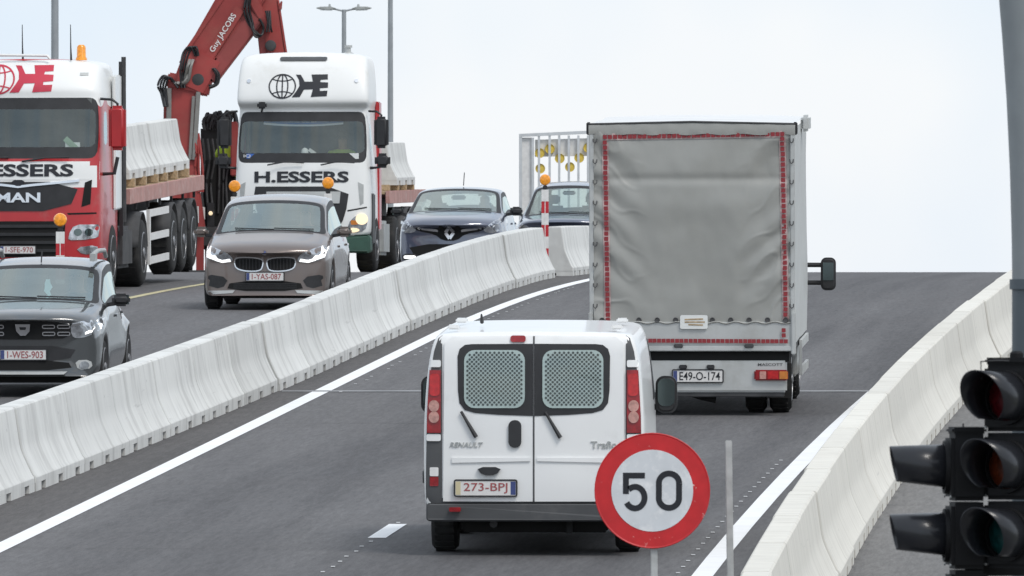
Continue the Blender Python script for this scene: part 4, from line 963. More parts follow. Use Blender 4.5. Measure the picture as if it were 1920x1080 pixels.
for s in (-1, 1):
    mxx = 1.05 if s > 0 else 1.02
    b = MB().prism(rrect(-.095, -.165, .095, .165, .075, 5), lambda u, v, d: (s * mxx + u, .98 + d, 1.245 + v), -.06, .07); o = b.build('door_mirror', 'dark_plastic', van, bevel=.03, seg=3, smooth=True)
    MB().prism(rrect(-.075, -.10, .075, .145, .06, 5), lambda u, v, d: (s * mxx + u, .918 + d, 1.245 + v), -.004, .012).build('mirror_glass', 'mirror_glass', o)
    MB().bar((s * .9, 1.0, 1.12), (s * 1.0, .99, 1.15), .06, .05).build('mirror_stem', 'dark_plastic', o)
    sd_ = 'S+' if s > 0 else 'S-'
    sk.patch('cab_window', sd_, [(.55, 1.75), (.55, 1.22), (1.5, 1.22), (1.35, 1.5), (1.0, 1.75)], 'dark_plastic', van, .006, .01)
    sk.patch('body_moulding', sd_, rrect(-2.2, .62, 1.7, .72, .02), 'grey_plastic', van, .015, .02, .3)
    for k in range(2): MB().box((s * .70, -1.9 + k * 1.6, 1.945), (.10, .16, .04)).build('roof_mount', 'white_paint', van, bevel=.012)
MB().tube([(-.50, -.9, 1.95), (-.50, -1.0, 2.02)], [.018, .008], 6).build('aerial', 'dark_plastic', van)

# ------------------------------------------------------------------ grey curtain box truck
tk = thing('box_truck', 'box truck with grey tarpaulin rear and red reflective tape', 'truck')
TH = radians(3.3); place_rear(tk, 1.965, 127.8, TH, 3.1)
OY = -3.1                                                   # rear face of the box in local y
W = 1.105; ZT = 3.16; ZB = .70
rear = lambda u, v, d: Vector((u, OY - d, v))
# tarpaulin rear curtain with real folds
nx, nz_ = 140, 170; vs_, fs_ = [], []
from mathutils import noise as mn
def fold(u, v):
    e = min(1, max(0, (abs(u) - .45) / .5))
    sgn = 1 if u > 0 else -1
    a = sin((v * 1.0 - sgn * u * .8) * 16 + 3 * mn.noise(Vector((u * 1.5, v * 1.2, 3)))) * .020 * e * (0.4 + .6 * mn.noise(Vector((u * 2, v * 2, 8))) + .3)
    a -= max(0, 1 - abs(mn.noise(Vector((u * 2.2 + v * 1.1 * sgn, v * 3.0 - sgn * u * 2.4, 21)))) * 7) * .010 * e
    a += mn.noise(Vector((u * 1.1, v * .9, 0))) * .022 + mn.noise(Vector((u * 3.2, v * 2.4, 5))) * .013 + mn.noise(Vector((u * 8, v * 5, 15))) * .004
    a += .045 * (1 - (u / .98) ** 2) * sin(min(1, max(0, (v - 1.0) / 2.1)) * pi) * -.6
    a += .014 * math.exp(-((v - 2.58) / .05) ** 2) - .012 * math.exp(-((v - 2.28) / .16) ** 2)
    return a
for j in range(nz_ + 1):
    for i in range(nx + 1):
        u = -1.07 + 2.14 * i / nx; v = 1.0 + 2.10 * j / nz_
        if j == 0: v += .012 * abs(sin(u * 14))
        vs_.append((u, OY - .012 + fold(u, v), v))
for j in range(nz_):
    for i in range(nx): q = j * (nx + 1) + i; fs_.append((q, q + 1, q + nx + 2, q + nx + 1))
cur = MB().add(vs_, fs_).build('rear_curtain', 'tarp', tk, smooth=True)
# box: sides, roof, valance
nxs, vs_, fs_ = 60, [], []
for s in (-1, 1):
    vs_, fs_ = [], []
    for j in range(13):
        for i in range(41):
            yy = OY + .02 + 4.3 * i / 40; v = .78 + (ZT - .80) * j / 12
            vs_.append((s * (W + .006 * sin(i * 1.9 + j * .4) + .012 * mn.noise(Vector((yy, v, s)))), yy, v))
    for j in range(12):
        for i in range(40): q = j * 41 + i; fs_.append((q, q + 1, q + 42, q + 41))
    MB().add(vs_, fs_).build('side_curtain', 'tarp_side', tk, smooth=True)
    MB().box((s * (W - .01), OY + .005, (ZT + ZB) / 2), (.05, .07, ZT - ZB)).build('corner_post', 'alu', tk, bevel=.008)
rf = MB(); vs_, fs_ = [], []
for i in range(25):
    for j in range(13):
        u = -W - .012 + (2 * W + .024) * j / 12; yy = OY - .02 + 4.34 * i / 24
        vs_.append((u, yy, ZT + .02 * (1 - (u / W) ** 2) + .012 * mn.noise(Vector((u * 2, yy, 1))) + .02))
for i in range(24):
    for j in range(12): q = i * 13 + j; fs_.append((q, q + 1, q + 14, q + 13))
rf.add(vs_, fs_).build('roof_sheet', 'tarp_roof', tk, smooth=True)
vs_, fs_ = [], []
for i in range(41):
    u = -W - .02 + (2 * W + .04) * i / 40
    for v, d in ((ZT + .02 * (1 - (u / W) ** 2) + .025, .02), (ZT - .03, .035 + .006 * sin(i * 1.3)), (ZT - .095 + .008 * sin(i * .9), .03 + .008 * sin(i * 2.1))): vs_.append((u, OY - d, v))
for i in range(40):
    for k in range(2): fs_.append((3 * i + k, 3 * i + k + 1, 3 * i + 4 + k, 3 * i + 3 + k))
MB().add(vs_, fs_).build('valance', 'tarp', tk, smooth=True)
MB().tube([(-W - .02, OY - .02, ZT + .02), (0, OY - .025, ZT + .045), (W + .02, OY - .02, ZT + .02)], .012, 6).build('roof_edge_bar', 'steel_dirty', tk)
for s in (-1, 1): MB().box((s * (W + .02), OY + .0, ZT - .03), (.05, .05, .14)).build('roof_corner_clip', 'dark_plastic', tk, bevel=.01)
MB().box((W + .05, OY + 2.6, ZT - .02), (.10, .5, .18)).build('air_deflector', 'tarp_side', tk, bevel=.03)
# reflective tape: backing strips and red squares
sq = MB().box((0, 0, 0), (.043, .006, .043)).mesh('tape_square', 'tape_red', bevel=0)
def tape(u0, v0, u1, v1, n, board=False):
    for k in range(n):
        u = u0 + (u1 - u0) * k / (n - 1); v = v0 + (v1 - v0) * k / (n - 1)
        d = -.021 + fold(u, v) if not board else -.058
        o = new_obj('tape_square', sq, tk); o.location = (u + random.uniform(-.003, .003), OY + d - .006, v); o.rotation_euler = (0, random.uniform(-.05, .05), 0)
def backing(name, u0, v0, u1, v1, wd, n=40):
    vs_, fs_ = [], []
    for k in range(n + 1):
        u = u0 + (u1 - u0) * k / n; v = v0 + (v1 - v0) * k / n
        for s in (-1, 1):
            uu, vv = (u + s * wd / 2, v) if abs(v1 - v0) > abs(u1 - u0) else (u, v + s * wd / 2)
            vs_.append((uu, OY - .020 + fold(uu, vv), vv))
    fs_ = [(2 * k, 2 * k + 1, 2 * k + 3, 2 * k + 2) for k in range(n)]
    MB().add(vs_, fs_).build('tape_backing', 'tape_pale', tk)
for u0, v0, u1, v1, n in ((-.945, 2.98, -.92, 1.05, 36), (.985, 3.02, 1.02, 1.05, 36), (-.945, 3.04, .985, 3.07, 37)):
    backing('tape_backing', u0, v0, u1, v1, .074); tape(u0, v0, u1, v1, n)
# lacing eyelets and hooks down both edges, and along the bottom hem
ey = MB().lathe([(-.008, .012), (-.012, .026), (0, .03), (.006, .03)], 10, 'Y').mesh('eyelet', 'steel_dirty')
hk = MB().tube([(-.02, 0, .02), (-.018, -.02, -.01), (.0, -.03, -.025), (.02, -.02, -.01), (.02, 0, .02)], .006, 5).mesh('lacing_hook', 'steel_dirty')
for k in range(9):
    for s in (-1, 1):
        o = new_obj('lacing_hook', hk, tk); o.location = (s * 1.055 + (.03 if s > 0 else 0), OY - .03, 1.2 + k * .225)
for k in range(11):
    o = new_obj('eyelet', ey, tk); o.location = (-.98 + k * .20, OY - .035 + fold(-.98 + k * .2, 1.03), 1.045)
MB().tube([(-1.07 + .0214 * i, OY - .045, 1.018 + .010 * sin(i * .63)) for i in range(101)], .009, 5).build('lacing_cable', 'tarp', tk)
# tailboard
MB().box((0, OY - .0, .875), (2 * W - .03, .075, .30)).build('tailboard', 'alu', tk, bevel=.01)
tape(-1.0, .825, 1.02, .815, 42, True)
tape(1.0, .935, 1.0, .88, 2, True)
MB().box((0, OY - .01, .735), (2 * W + .01, .10, .055)).build('deck_edge', 'alu', tk, bevel=.008)
for u in (-.75, -.15, .62): MB().box((u, OY - .06, .765), (.10, .04, .04)).build('tailboard_latch', 'steel_dirty', tk, bevel=.008)
for s in (-1, 1): MB().box((s * (W - .0), OY - .02, .90), (.05, .11, .46)).build('tailboard_pillar', 'alu', tk, bevel=.01)
nt_ = MB().prism(rrect(-.15, -.075, .15, .075, .02), lambda u, v, d: (u + .02, OY - d, v + 1.025), .05, .062).build('notice_card', 'paper', tk)
for k, (wd, dz) in enumerate(((.2, .03), (.22, 0), (.16, -.03))):
    MB().box((.02 + .01 * k, OY - .064, 1.025 + dz), (wd, .003, .016), Matrix.Rotation(.03 * (k - 1), 3, 'Y')).build('notice_line', 'wood', nt_)
# chassis end panel, lamps, plate
MB().box((0, OY + .12, .645), (2 * W - .1, .2, .10)).build('chassis_cross_member', 'black_void', tk)
pn = MB().box((0, OY + .03, .43), (2.06, .08, .345)); pn.build('rear_panel', 'alu', tk, bevel=.02)
MB().box((0, OY + .06, .235), (2.0, .09, .06)).build('underrun_bar', 'steel_dirty', tk, bevel=.01)
for s in (-1, 1):
    lt = MB().box((s * .86, OY - .03, .445), (.37, .05, .115)).build('tail_light', 'lens_red', tk, bevel=.015)
    for du, m, wd in ((.135, 'lens_orange', .09), (.02, 'lens_bright_red', .12), (-.09, 'lens_pink', .07)):
        MB().box((s * .86 + s * du, OY - .058, .445), (wd, .01, .085)).build('lamp_lens', m, lt, bevel=.004)
plate(tk, 'E49-O-174', lambda u, v, d: Vector((.06 + u, OY - .02 - d, .435 + v)), .54, .125, ink='decal_black', chars=.82)
for u in (-.1, .2): MB().box((u, OY - .03, .535), (.085, .05, .045)).build('plate_lamp', 'dark_plastic', tk, bevel=.008)
flat('lettering', text2d('MASCOTT', .27, .03, .01), lambda u, v, d: Vector((.85 + u, OY - .0125 - d, .56 + v)), 'steel_dirty', tk)
for s in (-1, 1):
    wheel(tk, s * .93, OY + 1.05, .36, .23, side=s); wheel(tk, s * .66, OY + 1.05, .36, .22, side=s); wheel(tk, s * .90, OY + 4.6, .36, .22, side=s)
    MB().box((s * .93, OY + .62, .36), (.26, .02, .38)).build('mudflap', 'rubber', tk)
    MB().bar((s * .42, OY + .1, .60), (s * .42, OY + 5.5, .60), .09, .16).build('chassis_rail', 'black_void', tk)
    sg = MB(); sg.bar((s * (W + .02), OY + 1.7, .72), (s * (W + .02), OY + 3.9, .72), .03, .09); sg.bar((s * (W + .02), OY + 1.7, .42), (s * (W + .02), OY + 3.9, .42), .03, .09); sg.bar((s * (W + .02), OY + 1.72, .74), (s * (W + .02), OY + 1.72, .38), .03, .05); sg.build('side_guard', 'alu', tk)
    MB().box((s * (W - .2), OY + 2.9, .5), (.3, .8, .34)).build('side_locker', 'alu', tk, bevel=.02)
    MB().tube([(s * .90, OY + 4.75, 1.50), (s * 1.27, OY + 4.7, 1.50)], .03, 6).build('mirror_arm', 'dark_plastic', tk)
    MB().tube([(s * .90, OY + 4.75, 1.30), (s * 1.27, OY + 4.7, 1.30)], .03, 6).build('mirror_arm', 'dark_plastic', tk)
    mxx = 1.34 if s > 0 else 1.22
    mr = MB().prism(rrect(-.085, -.185, .085, .185, .06, 5), lambda u, v, d: (s * mxx + u, OY + 4.66 + d, 1.40 + v), -.05, .06).build('door_mirror', 'dark_plastic', tk, bevel=.025, seg=3, smooth=True)
    MB().box((s * mxx, OY + 4.607, 1.43), (.12, .012, .20)).build('mirror_glass', 'mirror_glass', mr)
MB().bar((-.9, OY + 1.05, .36), (.9, OY + 1.05, .36), .12, .12).build('rear_axle', 'black_void', tk)
MB().tube([(-.1, OY + .3, .26), (.1, OY + .2, .20), (.25, OY + .2, .17)], .04, 8).build('exhaust_pipe', 'black_void', tk)
MB().box((0, OY + 2.1, .74), (2 * W - .02, 4.25, .07)).build('load_floor', 'steel_dirty', tk)
cb = [(.45, .98, OY + 6.2, OY + 4.35, .2, .1, OY + 5.6, OY + 4.8), (.55, 1.0, OY + 6.25, OY + 4.35, .2, .1, OY + 5.6, OY + 4.8), (1.1, 1.0, OY + 6.15, OY + 4.35, .2, .1, OY + 5.6, OY + 4.8), (1.45, .98, OY + 5.7, OY + 4.35, .2, .1, OY + 5.3, OY + 4.8), (2.1, .86, OY + 5.1, OY + 4.35, .2, .1, OY + 4.9, OY + 4.7), (2.25, .75, OY + 4.95, OY + 4.4, .2, .1, OY + 4.8, OY + 4.6)]
co, parts, bvh = level_loft(cb, lambda i, j: 1 if (i == 3 and j in (0, 1, 2)) else (2 if i == 3 and j in (4, 5) else 0), {1: [(.05, 0)], 2: [(.05, 0)]})
shell('cab', co, parts[0], 'white_paint', tk); shell('windscreen', co, parts[1], 'glass', tk)
for isl in islands(parts.get(2, [])): shell('side_window', co, isl, 'glass', tk)

# ------------------------------------------------------------------ haulage trucks
K = .00236
HE = [(770, 568), (808, 570), (838, 622), (900, 622), (888, 568), (1010, 566), (1012, 605), (960, 608), (955, 625), (1015, 628), (1015, 668), (955, 672), (955, 692), (1012, 690), (1008, 732), (888, 738), (902, 680), (835, 682), (805, 738), (745, 740), (780, 690), (800, 655), (795, 610)]
def logo(sk, T, u0, v0, mat):
    """globe and two joined capitals, u0, v0 = middle of the globe"""
    hp = [((x - 670) * K + u0, -(y - 657) * K + v0) for x, y in HE]
    sk.patch('emblem_letters', 'F', hp, mat, T, .008, .006, .12)
    rib = []
    c = [(u0 + .235 * cos(2 * pi * k / 32), v0 + .212 * sin(2 * pi * k / 32)) for k in range(33)]; rib += ring2d(c, .024)
    for a in (-.10, .10, 0):
        rib += ring2d([(u0 + a * cos(t), v0 + .21 * sin(t)) for t in [-pi / 2 + pi * k / 10 for k in range(11)]], .022)
    for b in (-.13, .13):
        rib += ring2d([(u0 + .18 * (k / 4 - 1), v0 + b - (.035 if b > 0 else -.035) * (1 - (k / 4 - 1) ** 2)) for k in range(9)], .018)
    sk.patch('emblem_globe', 'F', rib, mat, T, .008, .006, .12)

def semitrailer(T, yf, yr, ax, zdeck, s_off=0):
    """flatbed semi-trailer: side beams, deck boards, axles"""
    for s in (-1, 1):
        MB().bar((s * 1.22, yf, zdeck - .11), (s * 1.22, yr, zdeck - .11), .07, .23).build('side_beam', 'bed_red', T, bevel=.008)
        MB().bar((s * .45, yf, zdeck - .33), (s * .45, yr, zdeck - .33), .12, .36).build('chassis_rail', 'steel_dirty', T)
    MB().box((0, yr - .03, zdeck - .11), (2.5, .06, .23)).build('rear_beam', 'bed_red', T, bevel=.008)
    n = 9
    for k in range(n):
        MB().box((-1.05 + 2.1 * k / (n - 1), (yf + yr) / 2, zdeck - .03), (.255, abs(yr - yf) - .05, .05)).build('deck_board', 'wood', T)
    for a in ax:
        for s in (-1, 1):
            wheel(T, s * 1.06, a, .515, .36, side=s, truck=True)
            fd = MB(); P = [((.60) * cos(t), (.60) * sin(t)) for t in [radians(12) + radians(156) * k / 12 for k in range(13)]]
            vs_ = []
            for u, v in P:
                for x in (.88, 1.25): vs_.append((s * x, a + u, .515 + v))
            fd.add(vs_, [(2 * k, 2 * k + 1, 2 * k + 3, 2 * k + 2) for k in range(12)])
            o = fd.build('mudguard', 'steel_dirty', T, smooth=True); md = o.modifiers.new('t', 'SOLIDIFY'); md.thickness = .02
        MB().bar((-1, a, .515), (1, a, .515), .14, .14).build('axle', 'black_void', T)
    MB().box((0, yr - .02, .62), (2.3, .08, .14)).build('underrun_bar', 'steel_dirty', T)
    for s in (-1, 1):
        MB().box((s * .95, yr - .03, .82), (.42, .06, .26)).build('tail_lamp_board', 'stripe_white', T)

def cab_common(T, sk, mirror_mat, mz, mx_, small=True, h=.65, my=-.55):
    for s in (-1, 1):
        m1 = MB().box((s * mx_, my, mz), (.26, .16, h), Matrix.Rotation(s * .1, 3, 'Z')).build('door_mirror', mirror_mat, T, bevel=.06, seg=3, smooth=True)
        MB().box((s * mx_, my - .085, mz), (.21, .012, h - .1)).build('mirror_glass', 'mirror_glass', m1)
        if small: MB().box((s * (mx_ + .02), my, mz - h / 2 - .22), (.28, .16, .26)).build('wide_mirror', 'dark_plastic', T, bevel=.07, seg=3, smooth=True)
        MB().tube([(s * 1.17, my - .05, mz + h / 2 + .10), (s * (mx_ - .08), my, mz + h / 2 + .09), (s * mx_, my, mz + h / 2 + .03), (s * mx_, my, mz)], .022, 6).build('mirror_arm', 'dark_plastic', T)
        MB().tube([(s * 1.2, my - .05, mz - h / 2 - .35), (s * (mx_ - .05), my, mz - h / 2 - .34), (s * mx_, my, mz - h / 2 - .1)], .03, 6).build('mirror_arm', 'dark_plastic', T)

# ---- red and white tractor (origin at its front, y forward)
man = thing('tractor_unit', 'red and white tractor unit with red mirror and orange roof beacon', 'truck')
TYAW = pi + .0908
place(man, -7.28, 173.0, TYAW)
L_ = lambda z, w, yf, r, bow: (z, w, yf, -2.28, r, bow, -1.15, -1.9)
lv = [L_(.34, 1.17, -.02, .22, .08), L_(.42, 1.21, 0, .22, .08), L_(.9, 1.22, 0, .22, .08), L_(1.62, 1.22, -.03, .22, .09), L_(1.90, 1.21, -.07, .22, .10), L_(1.98, 1.21, -.10, .2, .10), L_(2.86, 1.19, -.30, .18, .10), L_(2.94, 1.19, -.30, .2, .10), L_(3.02, 1.18, -.30, .25, .10), L_(3.30, 1.15, -.50, .25, .10), L_(3.45, 1.06, -.72, .25, .10)]
co, parts, bvh = level_loft(lv, lambda i, j: 1 if i == 5 and j in (0, 1, 2) else (2 if i == 5 and j == 4 else (3 if i >= 6 or (i >= 3 and j > 5) else (3 if i == 3 and j < 3 else 0))), {1: [(.03, 4)], 2: [(.06, 0)]})
shell('cab', co, parts[0], 'truck_red', man); shell('cab_upper', co, parts[3], 'truck_white', man); shell('windscreen_seal', co, parts[4], 'dark_plastic', man)
shell('windscreen', co, parts[1], 'truck_glass', man)
for isl in islands(parts[2]): shell('side_window', co, isl, 'truck_glass', man)
sk = Skin(bvh)
logo(sk, man, -.34, 3.14, 'decal_red')
sk.patch('name_band', 'F', [(-1.18, 1.93), (1.18, 1.93), (1.18, 1.66), (-1.18, 1.66)], 'truck_white', man, .006, .02)
sk.soup('lettering', 'F', shift(text2d('H.ESSERS', 1.62, .185, .035), .0, 1.80), 'decal_black', man, .014, .01)
gr = sk.patch('grille', 'F', chaikin([(-.92, 1.63), (.92, 1.63), (.74, 1.20), (-.74, 1.20)], 1), 'dark_plastic', man, .012, .03)
sk.soup('lettering', 'F', shift(text2d('MAN', .66, .145, .03), 0, 1.40), 'chrome', gr, .028, .02)
sk.patch('chrome_strip', 'F', [(-.9, 1.665), (-.2, 1.60), (0, 1.575), (.2, 1.60), (.9, 1.665), (.9, 1.63), (.2, 1.565), (0, 1.54), (-.2, 1.565), (-.9, 1.63)], 'chrome', gr, .03, .03)
sk.patch('badge', 'F', chaikin([(-.1, 1.66), (.1, 1.66), (.06, 1.57), (-.06, 1.57)], 1), 'decal_black', gr, .036, .02)
lg = sk.patch('lower_grille', 'F', [(-.70, 1.05), (.70, 1.05), (.66, .52), (-.66, .52)], 'black_void', man, .012, .03)
for k in range(4): sk.patch('grille_slat', 'F', [(-.68, 1.0 - .12 * k), (.68, 1.0 - .12 * k), (.68, .955 - .12 * k), (-.68, .955 - .12 * k)], 'dark_plastic', lg, .035, .02)
for s in (-1, 1):
    q = [(.74, .79), (.76, .88), (.81, .965), (.90, 1.0), (1.17, 1.0), (1.185, .95), (1.17, .82), (1.13, .80), (.98, .775), (.78, .77)]; q = q if s > 0 else mir(q)
    H_ = sk.patch('headlight', 'F', q, 'lens_clear', man, .012, .03)
    for uu in (.88, 1.04): sk.patch('lamp', 'F', ell(s * uu, .885, .06, .055), 'mirror_glass', H_, .02, .01)
    q = [(.84, .66), (1.16, .70), (1.16, .58), (.95, .55)]; q = q if s > 0 else mir(q); sk.patch('fog_light', 'F', chaikin(q, 1), 'lens_clear', man, .01, .02)
    q = [(.98, 1.62), (1.08, 1.66), (1.06, 1.30), (.93, 1.26)]; q = q if s > 0 else mir(q); sk.patch('air_slot', 'F', q, 'black_void', man, .008, .02)
    q = [(.72, 1.17), (1.2, 1.18), (1.2, 1.12), (.80, 1.10), (.72, 1.0)]; q = q if s > 0 else mir(q); sk.patch('panel_gap', 'F', q[:2] + [(s * 1.2, 1.155), (s * .74, 1.145)] if s > 0 else [(-.74, 1.145), (-1.2, 1.155), (-1.2, 1.18), (-.72, 1.17)], 'black_void', man, .005, .01)
    MB().box((s * 1.235, -1.9, 2.2), (.05, .75, 2.0)).build('side_deflector', 'truck_white', man, bevel=.02)
    MB().box((s * 1.245, -2.32, 2.1), (.06, .05, 2.6)).build('deflector_edge', 'dark_plastic', man)
    wheel(man, s * 1.06, -1.42, .51, .34, side=s, truck=True); wheel(man, s * 1.0, -4.75, .51, .56, side=s, truck=True)
    MB().bar((s * .42, -.4, .75), (s * .42, -5.6, .75), .1, .28).build('chassis_rail', 'steel_dirty', man)
    MB().box((s * 1.0, -3.0, .62), (.5, 1.3, .62)).build('side_tank', 'steel_dirty', man, bevel=.06)
    fd = MB(); vs_ = []
    for k in range(13):
        t = radians(8) + radians(164) * k / 12
        for x in (.70, 1.27): vs_.append((s * x, -4.75 + .62 * cos(t), .51 + .62 * sin(t)))
    fd.add(vs_, [(2 * k, 2 * k + 1, 2 * k + 3, 2 * k + 2) for k in range(12)]); o = fd.build('mudguard', 'steel_dirty', man, smooth=True); o.modifiers.new('t', 'SOLIDIFY').thickness = .02
    q = [(.86, 3.24), (.98, 3.24), (.98, 3.20), (.86, 3.20)]; q = q if s > 0 else mir(q); sk.patch('marker_lamp', 'F', q, 'galv', man, .012, .02)
car_h = sk.hit('F', 0, .63)
plate(man, '1-SFE-970', lambda u, v, d: Vector((-u, car_h.y + .03 + d, .63 + v)))
cab_common(man, sk, 'truck_red', 2.42, 1.43, False, .66, -.42)
MB().box((0, -1.0, 1.80), (2.2, 1.4, .1)).build('dashboard', 'interior', man)
MB().box((0, -.55, 1.86), (2.2, .5, .12)).build('dashboard_top', 'interior', man, bevel=.03)
MB().box((0, -2.2, 2.4), (2.2, .08, 1.3)).build('cab_rear_wall', 'interior', man)
for s in (-1, 1): MB().box((s * .6, -1.6, 2.1), (.55, .16, .9)).build('seat', 'interior', man, bevel=.05)
vs_, fs_ = [], []
for k in range(41):
    u = -1.05 + 2.1 * k / 40; vs_ += [(u, -.40, 2.86), (u, -.40, 2.72 + .045 * abs(sin(k * pi / 5)))]
for k in range(40): fs_.append((2 * k, 2 * k + 1, 2 * k + 3, 2 * k + 2))
MB().add(vs_, fs_).build('scalloped_pelmet', 'interior_pale', man)
for (u, z, w_, h_, m, rt) in ((.28, 2.06, .15, .12, 'paper', 0), (.78, 2.09, .22, .24, 'paper', 0), (.83, 2.12, .44, .085, 'bunting', -.75)):
    o = MB().box((-u, -.245 - (z - 2) * .2 + (.012 if m == 'bunting' else 0), z), (w_, .008, h_), Matrix.Rotation(rt, 3, 'Y') if rt else None).build('windscreen_card', m, man)
MB().box((.25, -.30, 1.99), (.62, .02, .10)).build('name_plate', 'dark_plastic', man)
flat('lettering', text2d('DYLAN', .5, .075, .01), lambda u, v, d: Vector((.25 - u, -.288 + d, 1.99 + v)), 'paper', man)
for u in (-.02, .70): MB().tube([(-u, -.75, 3.42), (-u + .01, -.78, 3.62), (-u + .015, -.8, 3.95)], [.018, .010, .006], 5).build('aerial', 'dark_plastic', man)
be = MB().lathe([(0, .085), (.03, .085), (.05, .07), (.20, .065), (.23, .04)], 14, 'Z', (-.82, -1.0, 3.42)); be.build('roof_beacon', 'beacon_orange', man, smooth=True)
MB().tube([(1.0, -.6, 3.46), (.4, -.62, 3.50), (-.36, -.62, 3.49), (-.4, -.62, 3.44)], .025, 6).build('roof_bar', 'truck_white', man)
MB().tube([(-1.27, -2.45, 1.0), (-1.27, -2.45, 3.47)], .035, 8).build('exhaust_stack', 'steel_dirty', man)
MB().box((0, -4.4, 1.02), (1.0, 1.0, .12)).build('coupling_plate', 'steel_dirty', man)
for u0, u1 in ((-.75, -.15), (.05, .75)): MB().tube([(-u0, -.06, 1.93), (-(u0 + u1) / 2, -.075, 1.985), (-u1, -.085, 1.99)], .014, 5).build('wiper', 'dark_plastic', man)
MB().box((0, -.5, .32), (2.0, .6, .16)).build('bumper_valance', 'dark_plastic', man, bevel=.03)

trl = thing('flatbed_trailer', 'flatbed semi-trailer with worn red side beam behind the red tractor unit', 'trailer')
place(trl, -7.28, 173.0, TYAW, 0, -.012)
semitrailer(trl, -3.3, -12.85, (-8.9, -10.2, -11.5), 1.44)
for s in (-1, 1):
    sg = MB()
    for z in (1.02, .66, .30): sg.bar((s * 1.24, -5.7, z), (s * 1.24, -8.2, z), .03, .11)
    sg.bar((s * 1.24, -5.72, 1.08), (s * 1.24, -5.72, .24), .05, .14); sg.build('side_guard', 'stripe_white', trl)
    for k in range(6): MB().box((s * 1.18, -4.6 - 1.5 * k, 1.16), (.04, .05, .10)).build('lashing_ring', 'steel_dirty', trl)
def load_barrier(host, loc, lab):
    o = new_obj('concrete_barrier', bar_me); o.matrix_world = host.matrix_world @ Matrix.Translation(loc) @ Matrix.Rotation(.0, 4, 'Z') @ Matrix.Diagonal((1.0, 1, .97, 1)); tag(o, lab, 'barrier'); return o
load_barrier(trl, (-.80, -10.3, 1.575), 'white concrete barrier on timbers at the tail of the flatbed trailer')
load_barrier(trl, (-.80, -6.4, 1.575), 'white concrete barrier on timbers on the flatbed behind the red cab')
load_barrier(trl, (.55, -6.6, 1.575), 'concrete barrier with timber lying across it on the flatbed')
for k, yy in enumerate((-4.8, -6.2, -7.7, -8.9, -10.2, -11.7)):
    o = MB().box((0, 0, 0), (2.3, .16, .13)).build('timber_block', 'wood', None, bevel=.008); o.matrix_world = trl.matrix_world @ Matrix.Translation((0, yy, 1.508))
    tag(o, ORD[5 - k] + ' timber bearer from the tail of the flatbed behind the red cab', 'timber', 'timber bearers on the flatbed')
for k, (z, ln, yy) in enumerate(((2.545, 2.6, -6.2), (2.405, 1.9, -5.9))):
    o = MB().box((0, 0, 0), (.35, ln, .13)).build('timber_plank', 'wood', None, bevel=.008); o.matrix_world = trl.matrix_world @ Matrix.Translation((.55, yy, z + .02 + (0.0 if k else .0)))
    tag(o, ['long timber plank topmost of the pile behind the red mirror', 'short timber plank under the long one on the flatbed load'][k], 'timber')

# ---- white tractor
daf = thing('tractor_unit', 'white tractor unit with black emblem and dark green bumper', 'truck')
place(daf, -3.74, 208.0, pi + .078)
L_ = lambda z, w, yf, r, bow: (z, w, yf, -2.1, r, bow, -.95, -1.7)
lv = [L_(.62, 1.18, -.04, .2, .10), L_(.68, 1.21, -.02, .2, .10), L_(1.0, 1.22, 0, .2, .10), L_(1.55, 1.21, -.02, .2, .10), L_(1.86, 1.20, -.06, .2, .11), L_(1.95, 1.20, -.08, .18, .11), L_(2.84, 1.15, -.26, .16, .11), L_(2.92, 1.15, -.27, .16, .11), L_(2.98, 1.17, -.16, .12, .08), L_(3.08, 1.185, -.13, .12, .08), L_(3.60, 1.16, -.34, .14, .08), L_(3.80, 1.12, -.50, .16, .08), L_(3.92, 1.04, -.72, .18, .08)]
co, parts, bvh = level_loft(lv, lambda i, j: 1 if i == 5 and j in (0, 1, 2) else (2 if i == 5 and j == 4 else 0), {1: [(.03, 4)], 2: [(.06, 0)]})
shell('cab', co, parts[0], 'truck_white', daf); shell('windscreen_seal', co, parts[4], 'dark_plastic', daf); shell('windscreen', co, parts[1], 'truck_glass', daf)
for isl in islands(parts[2]): shell('side_window', co, isl, 'truck_glass', daf)
sk = Skin(bvh)
logo(sk, daf, -.355, 3.30, 'decal_black')
sk.soup('lettering', 'F', shift(text2d('H.ESSERS', 1.68, .20, .035), .0, 1.69), 'decal_black', daf, .012, .01)
sk.patch('roof_hatch', 'F', rrect(-.42, 3.76, .42, 3.83, .03), 'grey_plastic', daf, .03, .03)
for s in (-1, 1): sk.patch('marker_lamp', 'F', ell(s * .96, 3.40, .035, .035, 12), 'chrome', daf, .02, .02)
gr = sk.patch('grille', 'F', chaikin([(-.70, 1.52), (.86, 1.52), (.78, .98), (.62, .72), (-.62, .72), (-.78, .98), (-.86, 1.52)], 1), 'dark_plastic', daf, .01, .03)
sk.patch('grille_panel', 'F', [(-.62, 1.43), (.70, 1.43), (.68, 1.22), (-.62, 1.22)], 'alu', gr, .03, .02)
for k in range(3): sk.patch('grille_slat', 'F', [(-.6, 1.12 - .1 * k), (.6, 1.12 - .1 * k), (.6, 1.08 - .1 * k), (-.6, 1.08 - .1 * k)], 'black_void', gr, .03, .02)
